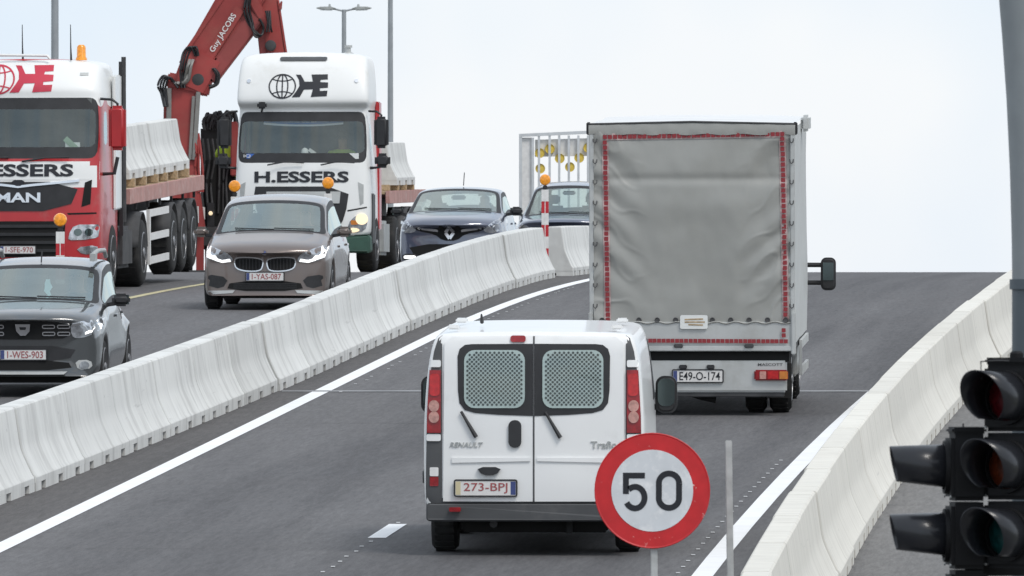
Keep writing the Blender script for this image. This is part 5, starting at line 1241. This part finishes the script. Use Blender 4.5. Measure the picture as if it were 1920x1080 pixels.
for s in (-1, 1):
    q = chaikin([(.80, .72), (.88, .96), (1.14, 1.05), (1.17, .80), (1.05, .70)], 1); q = q if s > 0 else mir(q)
    H_ = sk.patch('headlight', 'F', q, 'lens_clear', daf, .012, .03)
    sk.patch('lamp', 'F', ell(s * 1.07, .94, .105, .10), 'lit_warm', H_, .03, .02)
    sk.patch('fog_lamp', 'F', ell(s * .92, .745, .11, .04), 'lit_warm', H_, .03, .02)
    sk.patch('indicator', 'F', rrect(*( (.88, .84, 1.0, .92) if s > 0 else (-1.0, .84, -.88, .92)), .02), 'lens_orange', H_, .025, .02)
    q = [(1.00, 1.60), (1.10, 1.55), (1.10, 1.22), (1.04, 1.18)]; q = q if s > 0 else mir(q); sk.patch('air_slot', 'F', q, 'galv', daf, .006, .01)
    q = [(.82, 1.10), (1.2, 1.17), (1.2, 1.145), (.82, 1.075)]; q = q if s > 0 else mir(q); sk.patch('panel_gap', 'F', q, 'black_void', daf, .005, .01)
    MB().box((s * 1.20, -1.95, 1.9), (.08, .45, 2.3)).build('side_fairing', 'truck_red', daf, bevel=.02)
    wheel(daf, s * 1.06, -1.38, .51, .33, side=s, truck=True); wheel(daf, s * 1.0, -4.9, .51, .56, side=s, truck=True)
    MB().bar((s * .42, -.4, .75), (s * .42, -5.6, .75), .1, .28).build('chassis_rail', 'steel_dirty', daf)
    MB().box((s * 1.0, -3.1, .62), (.5, 1.3, .62)).build('side_tank', 'galv', daf, bevel=.06)
    MB().box((s * 1.21, -.75, .95), (.05, .5, .9)).build('step_panel', 'grey_plastic', daf, bevel=.02)
gb = MB().prism(rrect(-1.22, .34, 1.22, .66, .06), lambda u, v, d: (u, -.02 - .10 * (abs(u) / 1.22) ** 4 - d, v), 0, .5); gb.build('bumper', 'bumper_green', daf, bevel=.03)
cab_common(daf, sk, 'dark_plastic', 2.48, 1.40, True, .56, -.35)
MB().box((0, -.55, 1.84), (2.2, .55, .12)).build('dashboard_top', 'interior', daf, bevel=.03)
MB().box((0, -2.05, 2.4), (2.2, .06, 1.3)).build('cab_rear_wall', 'interior', daf)
for s in (-1, 1): MB().box((s * .6, -1.5, 2.1), (.55, .16, .9)).build('seat', 'interior', daf, bevel=.05)
sc_ = MB(); vs_ = [];
for k in range(21):
    u = -.70 + 1.42 * k / 20; dz = -.035 * (1 - ((u) / .7) ** 2); vs_ += [(-u, -.36 - .06 * abs(u), 2.77 + dz), (-u, -.33 - .06 * abs(u), 2.66 + dz)]
sc_.add(vs_, [(2 * k, 2 * k + 1, 2 * k + 3, 2 * k + 2) for k in range(20)]); sf = sc_.build('scarf', 'scarf_blue'); sf.modifiers.new('t', 'SOLIDIFY').thickness = .008
sf.matrix_world = daf.matrix_world.copy(); tag(sf, 'blue and white football scarf stretched inside the white truck windscreen', 'scarf')
flat('lettering', text2d('KRC GENK', .5, .055, .008), lambda u, v, d: Vector((-u, -.325 + d, 2.685 + v)), 'scarf_white', sf)
st_ = MB(); vs_ = []
for k in range(21):
    u = -.70 + 1.42 * k / 20; dz = -.035 * (1 - (u / .7) ** 2); vs_ += [(-u, -.325 - .06 * abs(u), 2.658 + dz), (-u, -.315 - .06 * abs(u), 2.625 + dz)]
st_.add(vs_, [(2 * k, 2 * k + 1, 2 * k + 3, 2 * k + 2) for k in range(20)]); st_.build('scarf_stripe', 'scarf_white', sf)
for (u, z, w_, h_, m) in ((-.78, 2.06, .42, .085, 'scarf_blue'), (.86, 2.06, .30, .10, 'paper')):
    cd_ = MB().box((-u, -.20, z), (w_, .01, h_)).build('windscreen_card', m, daf)
flat('lettering', text2d('IQ      OI', .48, .06, .005), lambda u, v, d: Vector((.80 - u, -.188 + d, 2.06 + v)), 'paper', daf)
ty = MB(); ty.lathe([(0, .07), (.06, .085), (.14, .06), (.19, .07), (.26, .055), (.29, .02)], 12, 'Z', (-.03, -.42, 1.92)); ty.box((.10, -.42, 2.02), (.14, .05, .06), Matrix.Rotation(.6, 3, 'Y')); ty.box((-.16, -.42, 2.14), (.14, .05, .06), Matrix.Rotation(-.6, 3, 'Y'))
o = ty.build('soft_toy', 'plate_white', smooth=True); o.matrix_world = daf.matrix_world.copy(); tag(o, 'pale soft toy sitting on the dashboard of the white truck', 'toy')
cm = MB().box((.70, -.06, 2.96), (.17, .12, .12)); cm.build('camera_housing', 'dark_plastic', daf, bevel=.03); MB().tube([(.70, -.12, 2.9), (.72, -.2, 2.85)], .02, 5).build('camera_arm', 'dark_plastic', daf)
for u0, u1 in ((-.6, .05), (.35, .95)): MB().tube([(-u0, .0, 1.90), (-(u0 + u1) / 2, -.01, 1.96), (-u1, -.02, 1.94)], .014, 5).build('wiper', 'dark_plastic', daf)
MB().lathe([(0, .10), (.03, .09), (.05, .05), (.12, .045), (.13, .07), (.17, .07)], 12, 'Z', (-.76, -.9, 3.87)).build('roof_mount', 'alu', daf, smooth=True)
person(daf, (-.62, -1.25, 1.55), 'hivis', 'truck driver in a yellow high visibility vest in the white cab')

trl2 = thing('flatbed_trailer', 'flatbed semi-trailer behind the white tractor unit', 'trailer')
place(trl2, -3.74, 208.0, pi + .078, 0, -.012)
semitrailer(trl2, -3.6, -11.4, (-7.6, -8.9, -10.2), 1.42)
o = load_barrier(trl2, (-.85, -8.3, 1.53), 'concrete barrier on the flatbed behind the white truck cab')
for k, yy in enumerate((-4.9, -6.8, -8.4, -10.0)):
    o = MB().box((0, 0, 0), (2.3, .16, .11)).build('timber_block', 'wood', None, bevel=.008); o.matrix_world = trl2.matrix_world @ Matrix.Translation((0, yy, 1.478))
    tag(o, ORD[3 - k] + ' timber bearer from the tail of the flatbed behind the white truck', 'timber', 'timber bearers on the rear flatbed')

# ------------------------------------------------------------------ red loading crane on a dark lorry
cr_ = thing('loader_crane', 'red articulated loading crane on a dark lorry between the two trucks', 'crane')
CY = 215.0
base = at(340, 520, CY); base.z = zr(CY)
cr_.matrix_world = Matrix.Translation(base)
def cp(px, py, dy=0): return at(px, py, CY + dy) - base
def pbar(name, a, b, w0, w1, mat, dy=0, depth=.6, bev=.02, d2=None):
    w0, w1 = w0 * 1.08, w1 * 1.08
    p, q = cp(a[0], a[1], dy), cp(b[0], b[1], dy); d = (q - p).normalized(); n = Vector((-d.z, 0, d.x)); vs_ = []
    for c, ww in ((p, w0), (q, w1)):
        for sy in (-1, 1):
            for sn in (-1, 1): vs_.append(c + n * sn * ww / 2 + Vector((0, sy * depth / 2, 0)))
    return MB().add(vs_, [(0, 1, 3, 2), (4, 6, 7, 5), (0, 4, 5, 1), (2, 3, 7, 6), (0, 2, 6, 4), (1, 5, 7, 3)]).build(name, mat, cr_, bevel=bev)
pbar('crane_column', (350, 430), (342, 165), .50, .44, 'crane_red', 0, .48)
pbar('column_ram', (316, 330), (317, 165), .085, .085, 'hose_grey', -.25, .085, .01)
pbar('column_ram', (364, 300), (372, 172), .075, .075, 'hose_grey', -.28, .075, .01)
pbar('column_ram', (356, 300), (363, 180), .055, .055, 'hose_grey', -.28, .055, .01)
pbar('column_side', (309, 300), (311, 170), .06, .06, 'crane_red', 0, .3, .01)
pbar('column_guard', (371, 430), (360, 310), .26, .14, 'crane_red', -.1, .4)
pbar('column_head', (314, 150), (394, 166), .26, .28, 'crane_red', 0, .55, .03)
pbar('boom_knuckle', (354, 168), (385, 100), .58, .68, 'crane_red', 0, .62, .04)
bm_ = pbar('main_boom', (364, 138), (468, -30), .62, .74, 'crane_red', 0, .46, .03)
pbar('boom_lower_plate', (393, 150), (482, 30), .26, .30, 'crane_dark_red', -.05, .50, .03)
pbar('boom_upper_rib', (352, 92), (432, -25), .07, .07, 'crane_red', -.2, .12, .01)
pbar('boom_flank', (384, 120), (450, 16), .16, .18, 'crane_red', -.26, .05, .01)
# boom lettering
pa, pb = cp(397, 104, -.30), cp(445, 26, -.30); dd_ = (pb - pa).normalized(); nn = Vector((-dd_.z, 0, dd_.x)); mid = cp(419, 62, -.30)
flat('lettering', text2d('Guy JACOBS', .80, .135, .01), lambda u, v, d: mid + dd_ * u + nn * v - Vector((0, d, 0)), 'stripe_white', bm_)
pbar('second_boom', (498, -30), (520, 125), .34, .36, 'crane_red', .1, .42, .03)
pbar('second_boom_inner', (484, 20), (497, 125), .10, .14, 'crane_dark_red', 0, .3, .02)
pbar('boom_link', (465, -20), (505, 60), .22, .10, 'crane_red', -.1, .4, .02)
pbar('second_boom_pipe', (522, 0), (541, 125), .03, .03, 'crane_red', -.1, .04, 0)
MB().lathe([(-.05, .10), (-.28, .10), (-.30, .06)], 16, 'Y', cp(508, 86)).build('pivot_pin', 'steel_dirty', cr_, smooth=True)
MB().lathe([(-.05, .14), (-.30, .14), (-.32, .08)], 16, 'Y', cp(372, 150)).build('pivot_pin', 'steel_dirty', cr_, smooth=True)
pbar('hose_clip', (525, 18), (528, 2), .06, .03, 'crane_dark_red', -.1, .1, .01)
rnd = random.Random(3)
def hose(pts, r=.022, mat='hose', dy=-.35):
    P = [cp(x, y, dy + rnd.uniform(-.05, .05)) for x, y in pts]
    Q = []
    for i in range(len(P) - 1):
        p0, p1, p2, p3 = P[max(i - 1, 0)], P[i], P[i + 1], P[min(i + 2, len(P) - 1)]
        for k in range(5):
            t = k / 5; Q.append(.5 * ((2 * p1) + (p2 - p0) * t + (2 * p0 - 5 * p1 + 4 * p2 - p3) * t * t + (3 * p1 - p0 - 3 * p2 + p3) * t ** 3))
    Q.append(P[-1]); MB().tube(Q, r, 6).build('hydraulic_hose', mat, cr_, smooth=True)
for k in range(4): hose([(308 + 2 * k, 200), (302 + 3 * k, 175 - 2 * k), (296 + 5 * k, 160), (306 + 4 * k, 142 + k), (322 + 3 * k, 150 + 3 * k), (334, 165)])
for k in range(3): hose([(340 + 3 * k, 165), (338 + 4 * k, 130), (344 + 6 * k, 98 - k), (358 + 5 * k, 88), (366 + 3 * k, 105)], .02)
for k in range(3): hose([(392, 160 + 3 * k), (402 + 3 * k, 158), (405 + 3 * k, 140), (398 + 2 * k, 128)], .02)
for k in range(3): hose([(462 + 4 * k, -5), (458 + 5 * k, 20), (466 + 4 * k, 44), (478, 58 + 5 * k), (490, 66), (494, 50), (486, 35)], .022)
for k in range(3): hose([(328 + 6 * k, 155), (332 + 5 * k, 158), (345 + 4 * k, 150), (352 + 3 * k, 125), (356 + 3 * k, 112)], .03, 'hose_grey')
for k in range(3): hose([(498 + 4 * k, 20), (502 + 3 * k, 40 + 5 * k), (500 + 5 * k, 60)], .018)
for k in range(3): hose([(362 + 5 * k, 250), (368 + 4 * k, 280), (366 + 7 * k, 320), (372 + 4 * k, 360)], .024, 'crane_red', -.3)
# dark lorry body carrying the crane
def cbox(name, x0, y0, x1, y1, dy, depth, mat, bev=.03):
    a, b = cp(x0, y1, dy), cp(x1, y0, dy); return MB().box(((a.x + b.x) / 2, dy + depth / 2, (a.z + b.z) / 2), (abs(b.x - a.x), depth, abs(b.z - a.z)), None).build(name, mat, cr_, bevel=bev)
cbox('lorry_body', 376, 235, 452, 425, 1.2, 3.2, 'dark_plastic', .06)
cbox('body_flank', 378, 300, 440, 430, .8, .5, 'black_void', .05)
cbox('cab_red_post', 432, 228, 446, 330, .6, .4, 'crane_red', .02)
cbox('lorry_chassis', 300, 425, 470, 462, .4, 5.5, 'steel_dirty', .02)
cbox('lamp_panel', 388, 380, 402, 425, .7, .1, 'dark_plastic', .01)
cbox('light_box', 368, 388, 384, 412, .3, .2, 'stripe_white', .01)
MB().lathe([(0, .03), (-.03, .04), (-.05, .03)], 10, 'Y', cp(395, 400, .66)).build('marker_light', 'lit_warm', cr_, smooth=True)
for k in range(26):
    x0 = rnd.uniform(374, 430); hose([(x0, 244), (x0 + rnd.uniform(-8, 8), rnd.uniform(222, 232)), (x0 + rnd.uniform(4, 18), rnd.uniform(208, 220)), (x0 + rnd.uniform(10, 26), 240)], .025, 'hose' if k % 3 else 'steel_dirty', 1.0)
for k in range(6): hose([(380 + 9 * k, 260), (384 + 9 * k, 300), (380 + 9 * k + rnd.uniform(-4, 4), 345), (382 + 9 * k, 400)], .02, 'steel_dirty', .75)
for px_ in (330, 400):
    for dy in (1.2, 4.6):
        o = wheel(cr_, cp(px_, 500).x, dy, .51, .34, side=1, truck=True)
for s in (0, 1):
    a_ = cp(315 + 60 * s, 440, .2); MB().bar((a_.x, .2, .05), (a_.x, .2, a_.z + .3), .14, .14, up=(0, 1, 0)).build('stabiliser_leg', 'crane_red', cr_); MB().box((a_.x, .2, .03), (.4, .4, .06)).build('stabiliser_foot', 'steel_dirty', cr_)
pm = person(cr_, cp(431, 338, .9), 'hivis', 'crane operator in yellow high visibility clothing beside the white truck mirror')

# ------------------------------------------------------------------ arrow board on a trailer
ab = thing('arrow_board', 'grey framed arrow board with yellow lamps behind the tall dark car', 'arrow board')
AY = 224.0; b0 = at(1055, 520, AY); b0.z = zr(AY); ab.matrix_world = Matrix.Translation(b0)
ap = lambda px, py, dy=0: at(px, py, AY + dy) - b0
P0, P1 = ap(974, 252), ap(1140, 250)
fr = MB(); fr.bar(ap(976, 256), ap(976, 420), .06, .06, up=(0, 1, 0)); fr.bar(ap(999, 258), ap(999, 420), .05, .05, up=(0, 1, 0)); fr.bar(ap(973, 254), ap(1146, 246), .06, .07, up=(0, 1, 0)); fr.bar(ap(1140, 250), ap(1140, 420), .06, .06, up=(0, 1, 0)); fr.bar(ap(973, 412), ap(1146, 412), .06, .07, up=(0, 1, 0))
fr.build('frame', 'galv_pale', ab)
MB().add([ap(978, 258, .03), ap(998, 258, .03), ap(998, 415, .03), ap(978, 415, .03)], [(0, 1, 2, 3)]).build('side_panel', 'stripe_white', ab)
bx_ = [1010.5, 1030.5, 1048.5, 1066.5, 1084.5, 1102.5, 1120.5]
for x in bx_: MB().bar(ap(x, 254), ap(x, 412), .045, .05, up=(0, 1, 0)).build('upright', 'galv_pale', ab)
vs_ = [ap(1003, 262, .06), ap(1140, 258, .06), ap(1140, 292, .06), ap(1003, 294, .06)]
MB().add(vs_, [(0, 1, 2, 3)]).build('header_panel', 'stripe_white', ab)
ld = MB().lathe([(-.03, .075), (-.05, .092), (.02, .095), (.03, .06)], 16, 'Y').mesh('lamp', 'yellow_disc', smooth=True)
for x, y in ((1012, 287), (1013, 316), (1031, 279), (1049.5, 297), (1068.5, 313), (1086, 296), (1103, 277), (1120, 300)):
    o = new_obj('lamp', ld, ab); o.location = ap(x, y, -.0) + Vector((0, .03, 0))
ch = MB().box((0, .6, .65), (1.7, 1.6, .12)).build('trailer_chassis', 'steel_dirty', ab)
for x in (976, 1066, 1140): MB().bar(ap(x, 412), Vector((ap(x, 412).x, 0, .62)), .06, .06, up=(0, 1, 0)).build('support_leg', 'galv', ab)
for s in (-1, 1): wheel(ab, s * .78, .6, .32, .2, side=s)

# ------------------------------------------------------------------ striped warning posts with orange lamps
def warn_post(X, Y, h, lab):
    T = thing('warning_post', lab, 'warning post', 'striped lamp posts along the works lane'); T.matrix_world = Matrix.Translation((X, Y, zr(Y)))
    MB().box((0, 0, .04), (.36, .40, .08)).build('foot', 'rubber', T, bevel=.02)
    hs = h - .16; n = 7
    for k in range(n):
        z0 = .08 + (hs - .08) * k / n; z1 = .08 + (hs - .08) * (k + 1) / n
        MB().box((0, 0, (z0 + z1) / 2), (.115, .05, z1 - z0 - .001)).build('stripe', 'stripe_red' if k % 2 else 'stripe_white', T)
    MB().box((0, -.027, (hs + .08) / 2), (.012, .004, hs - .1)).build('post_ridge', 'stripe_white', T)
    MB().box((0, 0, hs + .035), (.07, .05, .07)).build('lamp_base', 'dark_plastic', T, bevel=.01)
    MB().lathe([(-.055, .045), (-.045, .078), (-.02, .09), (.02, .09), (.045, .078), (.055, .045)], 20, 'Y', (0, 0, h)).build('warning_lamp', 'beacon_orange', T, smooth=True)
    return T
for px, py, Y, h, lab in ((1022, 337, 189.3, 1.52, 'red and white striped post with orange lamp in the barrier gap'),
                       (113, 412, 157.5, 1.36, 'red and white striped post with orange lamp before the red truck grille'),
                       (615, 343, 176.5, 1.42, 'striped post with orange lamp behind the taupe car roof, before the white truck name'),
                       (440, 349, 178.0, 1.40, 'striped post with orange lamp left of the white truck grille')):
    p = at(px, py, Y); warn_post(p.x, Y, p.z - zr(Y), lab)

# ------------------------------------------------------------------ speed limit sign and bare post
sg = thing('speed_limit_sign', 'round red rimmed speed limit sign reading 50 with scuffed face', 'road sign')
SY = 71.7; c = at(1223, 920, SY); sg.matrix_world = Matrix.Translation((c.x, SY, zr(SY)))
zc_ = c.z - zr(SY)
sgf = lambda u, v, d: Vector((u, -d, zc_ + v))
disc = MB().prism(ell(0, 0, .349, .349, 56), sgf, -.006, .006); disc.build('sign_plate', 'sign_red', sg, bevel=.003)
MB().prism(ell(0, 0, .250, .250, 56), sgf, .0065, .0085).build('sign_face', 'sign_white', sg)
def stroke(pts, wd):
    """constant-width stroke as one strip (outer, inner sides)"""
    L2, R2 = [], []
    for i, p in enumerate(pts):
        a, b = pts[max(i - 1, 0)], pts[min(i + 1, len(pts) - 1)]; dx, dy = b[0] - a[0], b[1] - a[1]; l = sqrt(dx * dx + dy * dy) or 1
        L2.append((p[0] - dy / l * wd / 2, p[1] + dx / l * wd / 2)); R2.append((p[0] + dy / l * wd / 2, p[1] - dx / l * wd / 2))
    return L2, R2
dg_ = MB()
def add_stroke(pts, wd):
    L2, R2 = stroke(pts, wd); n = len(pts)
    dg_.add([sgf(u, v, .0105) for u, v in L2] + [sgf(u, v, .0105) for u, v in R2], [(i, i + 1, n + i + 1, n + i) for i in range(n - 1)])
sw = .036; a5 = [(-.176 + .013, -.06), ]
bowl = [(-.105 + .068 * cos(t), -.028 + .075 * sin(t) - .012) for t in [radians(140) - radians(290) * k / 22 for k in range(23)]]
bowl = [(-.161, .012)] + [(-.105 + .058 * cos(t), -.042 + .066 * sin(t)) for t in [radians(132) - radians(284) * k / 22 for k in range(23)]]
add_stroke(bowl[1:], sw)
dg_.prism([(-.179, .110), (-.045, .110), (-.045, .075), (-.179, .075)], sgf, .0085, .0105)
dg_.prism([(-.179, .075), (-.143, .075), (-.143, -.02), (-.179, -.02)], sgf, .0085, .0105)
o0 = [(.102 + .062 * cos(t), (.045 if sin(t) > 0 else -.045) - .0 + .060 * sin(t)) for t in [2 * pi * k / 40 + .0001 for k in range(41)]]
add_stroke(o0, sw)
dg_.build('numerals', 'decal_black', sg)
rim_ = MB(); rim_.lathe([(.014, .343), (-.006, .343), (-.009, .350), (-.006, .354), (.014, .354)], 56, 'Y', (0, 0, zc_)); rim_.f = rim_.f[:-2]; rim_.build('rim', 'sign_red', sg)
MB().box((.012, .035, zc_ / 2 - .02), (.042, .042, zc_ + .2)).build('post', 'post_grey', sg, bevel=.004)
for z in (.12, -.12): MB().box((.012, .02, zc_ + z), (.12, .02, .03)).build('clamp', 'galv', sg)
pb_ = thing('steel_post', 'bare grey square steel post beside the speed limit sign', 'post')
t_ = at(1366, 826, SY + .4); pb_.matrix_world = Matrix.Translation((t_.x, SY + .4, zr(SY + .4)))
MB().bar((.03, 0, -.02), (0, 0, t_.z - zr(SY + .4)), .042, .042, up=(0, 1, 0)).build('post_tube', 'post_grey', pb_, bevel=.004)
MB().box((.03, 0, .01), (.16, .16, .02)).build('base_plate', 'galv', pb_)

# ------------------------------------------------------------------ traffic light
tl = thing('traffic_light', 'unlit black traffic light with two signal heads and long hoods', 'traffic light')
LY = 51.0; g0 = at(1960, 900, LY); tl.matrix_world = Matrix.Translation((g0.x, LY, zr(LY)))
def head(loc, yaw, n, lenses, hl=.19, hood_r=.098, sect=.297, wd=.27, dp=.16, cut=.55, taper=1.):
    R3 = Matrix.Rotation(yaw, 3, 'Z'); loc = Vector(loc); tf = lambda p: loc + R3 @ Vector(p)
    box = None
    for k in range(n):
        zc2 = -sect * (k + .5)
        mb = MB().box((0, 0, zc2), (wd, dp, sect - .006)); mb.v = [tf(p) for p in mb.v]
        sec = mb.build('signal_section', 'sig_black', tl, bevel=.018)
        lens = MB().lathe([(-dp / 2 - .002, .098), (-dp / 2 - .012, .09), (-dp / 2 - .03, .05), (-dp / 2 - .034, .008)], 24, 'Y', (0, 0, zc2)); lens.v = [tf(p) for p in lens.v]; lens.build('lens', lenses[k], sec, smooth=True)
        rg = MB().lathe([(-dp / 2 - .001, .118), (-dp / 2 - .02, .116), (-dp / 2 - .02, .10), (-dp / 2 - .001, .10)], 28, 'Y', (0, 0, zc2)); rg.f = rg.f[:-2]; rg.v = [tf(p) for p in rg.v]; rg.build('lens_ring', 'sig_black', sec, smooth=True)
        # hood: tunnel, longer on top, open underneath
        vs_, fs_ = [], []; N = 30
        for j in range(N + 1):
            a = radians(-62 + 304 * j / N); sl = cut + (1 - cut) * (sin(a) * .5 + .5)
            for d in (0, hl * .5 * sl, hl * sl): tp = 1 - (1 - taper) * d / hl; vs_.append(tf((cos(a) * (hood_r + .012) * tp, -dp / 2 - .01 - d, zc2 + .012 * d / hl + sin(a) * (hood_r + .012) * tp)))
        for j in range(N):
            for d in range(2): fs_.append((3 * j + d, 3 * j + d + 1, 3 * j + 4 + d, 3 * j + 3 + d))
        o = MB().add(vs_, fs_).build('hood', 'sig_hood', sec, smooth=True); o.modifiers.new('t', 'SOLIDIFY').thickness = .004
        for sx in (-1, 1):
            sc2 = MB().lathe([(-dp / 2, .006), (-dp / 2 - .006, .005)], 8, 'Y', (sx * .115, 0, zc2 - .128)); sc2.v = [tf(p) for p in sc2.v]; sc2.build('screw', 'galv', sec)
    cap = MB().box((0, 0, .012), (wd * .96, dp * .95, .03)); cap.v = [tf(p) for p in cap.v]; cap.build('top_cap', 'sig_black', tl, bevel=.01)
    return tf
lp = lambda px, py, dy=0: at(px, py, LY + dy) - Vector((g0.x, LY, zr(LY)))
h1 = lp(1909, 682); head((h1.x, h1.y, h1.z), radians(-37), 3, ('sig_red', 'sig_amber', 'sig_green'), .24)
h2 = lp(1812, 812, .12); head((h2.x, h2.y, h2.z), radians(-86), 3, ('sig_red', 'sig_amber', 'sig_green'), .245, .088, cut=.86, taper=.8)
wr = MB(); wr.tube([lp(1840, 712, -.1), lp(1839, 678, -.1), lp(1868, 676, -.1), lp(1900, 677, -.05), lp(1920, 677)], .004, 5); wr.build('cable_guard', 'hose', tl)
MB().lathe([(0, .03), (.05, .03), (.06, .02)], 12, 'Z', lp(1906, 684)).build('cable_gland', 'sig_black', tl)
wr = MB(); wr.tube([lp(1790, 808, .1), lp(1806, 806, .1), lp(1846, 804, .1)], .004, 5); wr.tube([lp(1806, 806, .1), lp(1806, 794, .1)], .004, 5); wr.build('cable_guard', 'hose', tl)
hz = h1.z
MB().tube([(.02, .25, 0), (.02, .25, hz + .25)], .055, 16).build('pole', 'mast_dark', tl, smooth=True)
for z in (hz - .06, hz - .8): MB().bar((.02, .25, z), (h1.x, h1.y, z), .04, .05).build('bracket', 'sig_black', tl)
MB().bar((.02, .25, hz - .9), (h2.x, h2.y, hz - .9), .04, .05).build('bracket', 'sig_black', tl)
MB().box((.02, .25, .02), (.3, .3, .04)).build('base_plate', 'mast_dark', tl)

# grey curved mast behind the traffic light
ms_ = thing('curved_mast', 'thick grey mast curving over the road behind the traffic light', 'mast')
MY = 58.0; RM = .15
b_ = at(1897, 540, MY); ms_.matrix_world = Matrix.Translation((b_.x + RM, MY, zr(MY)))
o_ = Vector((b_.x + RM, MY, zr(MY)))
pth = []
for px, py in ((1897.5, 700), (1897.5, 560), (1896.5, 450), (1893, 320), (1886.5, 180), (1878, 60), (1872, -10)): pth.append(at(px, py, MY) + Vector((RM, 0, 0)) - o_)
low = Vector((pth[0].x, 0, 0)); z5 = at(1897, 535, MY).z - o_.z
MB().tube([low, Vector((pth[0].x, 0, z5))], RM, 24).build('lower_shaft', 'mast_dark', ms_, smooth=True)
up = [Vector((pth[0].x, 0, z5 + .001))] + [p for p in pth if p.z > z5 + .05]; d_ = (up[-1] - up[-2]).normalized(); p = up[-1].copy(); ang = atan2(d_.x, d_.z)
for k in range(14):
    ang -= .10; p = p + Vector((sin(ang), 0, cos(ang))) * .3; up.append(p.copy())
MB().tube(up, [RM - .001] * len(up), 24).build('upper_shaft', 'mast_grey', ms_, smooth=True)
MB().lathe([(0, RM + .012), (.05, RM + .012)], 24, 'Z', (pth[0].x, 0, z5 - .02)).build('collar', 'mast_dark', ms_, smooth=True)

# ------------------------------------------------------------------ lamp posts
def lamp_post(px, py_top, Y, r0, r1, lab, double):
    p = at(px, py_top, Y); h = p.z - zr(Y)
    T = thing('lamp_post', lab, 'lamp post'); T.matrix_world = Matrix.Translation((p.x, Y, zr(Y)))
    MB().tube([(0, 0, 0), (0, 0, h * .5), (0, 0, h)], [r0, (r0 + r1) / 2, r1], 14).build('pole', 'lamp_pole', T, smooth=True)
    if double:
        for s in (-1, 1):
            MB().tube([(0, 0, h - .06), (s * .35, 0, h + .02), (s * .5, 0, h + .03)], .035, 8).build('arm', 'lamp_pole', T)
            MB().prism([(s * .30, -.02), (s * .55, -.10), (s * .95, -.06), (s * 1.08, .0), (s * .9, .06), (s * .5, .07)], lambda u, v, d: (u, d, h + .06 + v * .8), -.2, .2).build('lantern', 'galv', T, bevel=.02)
            MB().prism([(s * .45, -.09), (s * .9, -.075), (s * .9, -.055), (s * .45, -.07)], lambda u, v, d: (u, d, h + .05 + v), -.15, .15).build('lens', 'lens_clear', T)
            MB().lathe([(0, .05), (.10, .04), (.12, .01)], 8, 'Z', (s * .55, 0, h + .10)).build('sensor', 'galv', T)
    else:
        MB().tube([(0, 0, h), (.3, 0, h + .25), (1.0, 0, h + .4)], .05, 8).build('arm', 'lamp_pole', T)
        MB().box((1.3, 0, h + .4), (.8, .3, .12)).build('lantern', 'galv', T, bevel=.03)
lamp_post(645, 18, 450, .13, .085, 'double armed street lamp rising behind the white truck roof', True)
lamp_post(732, -160, 400, .13, .075, 'plain tall lamp pole beside the double armed street lamp', False)
lamp_post(103, -190, 330, .125, .10, 'thick lamp pole rising behind the red truck', False)
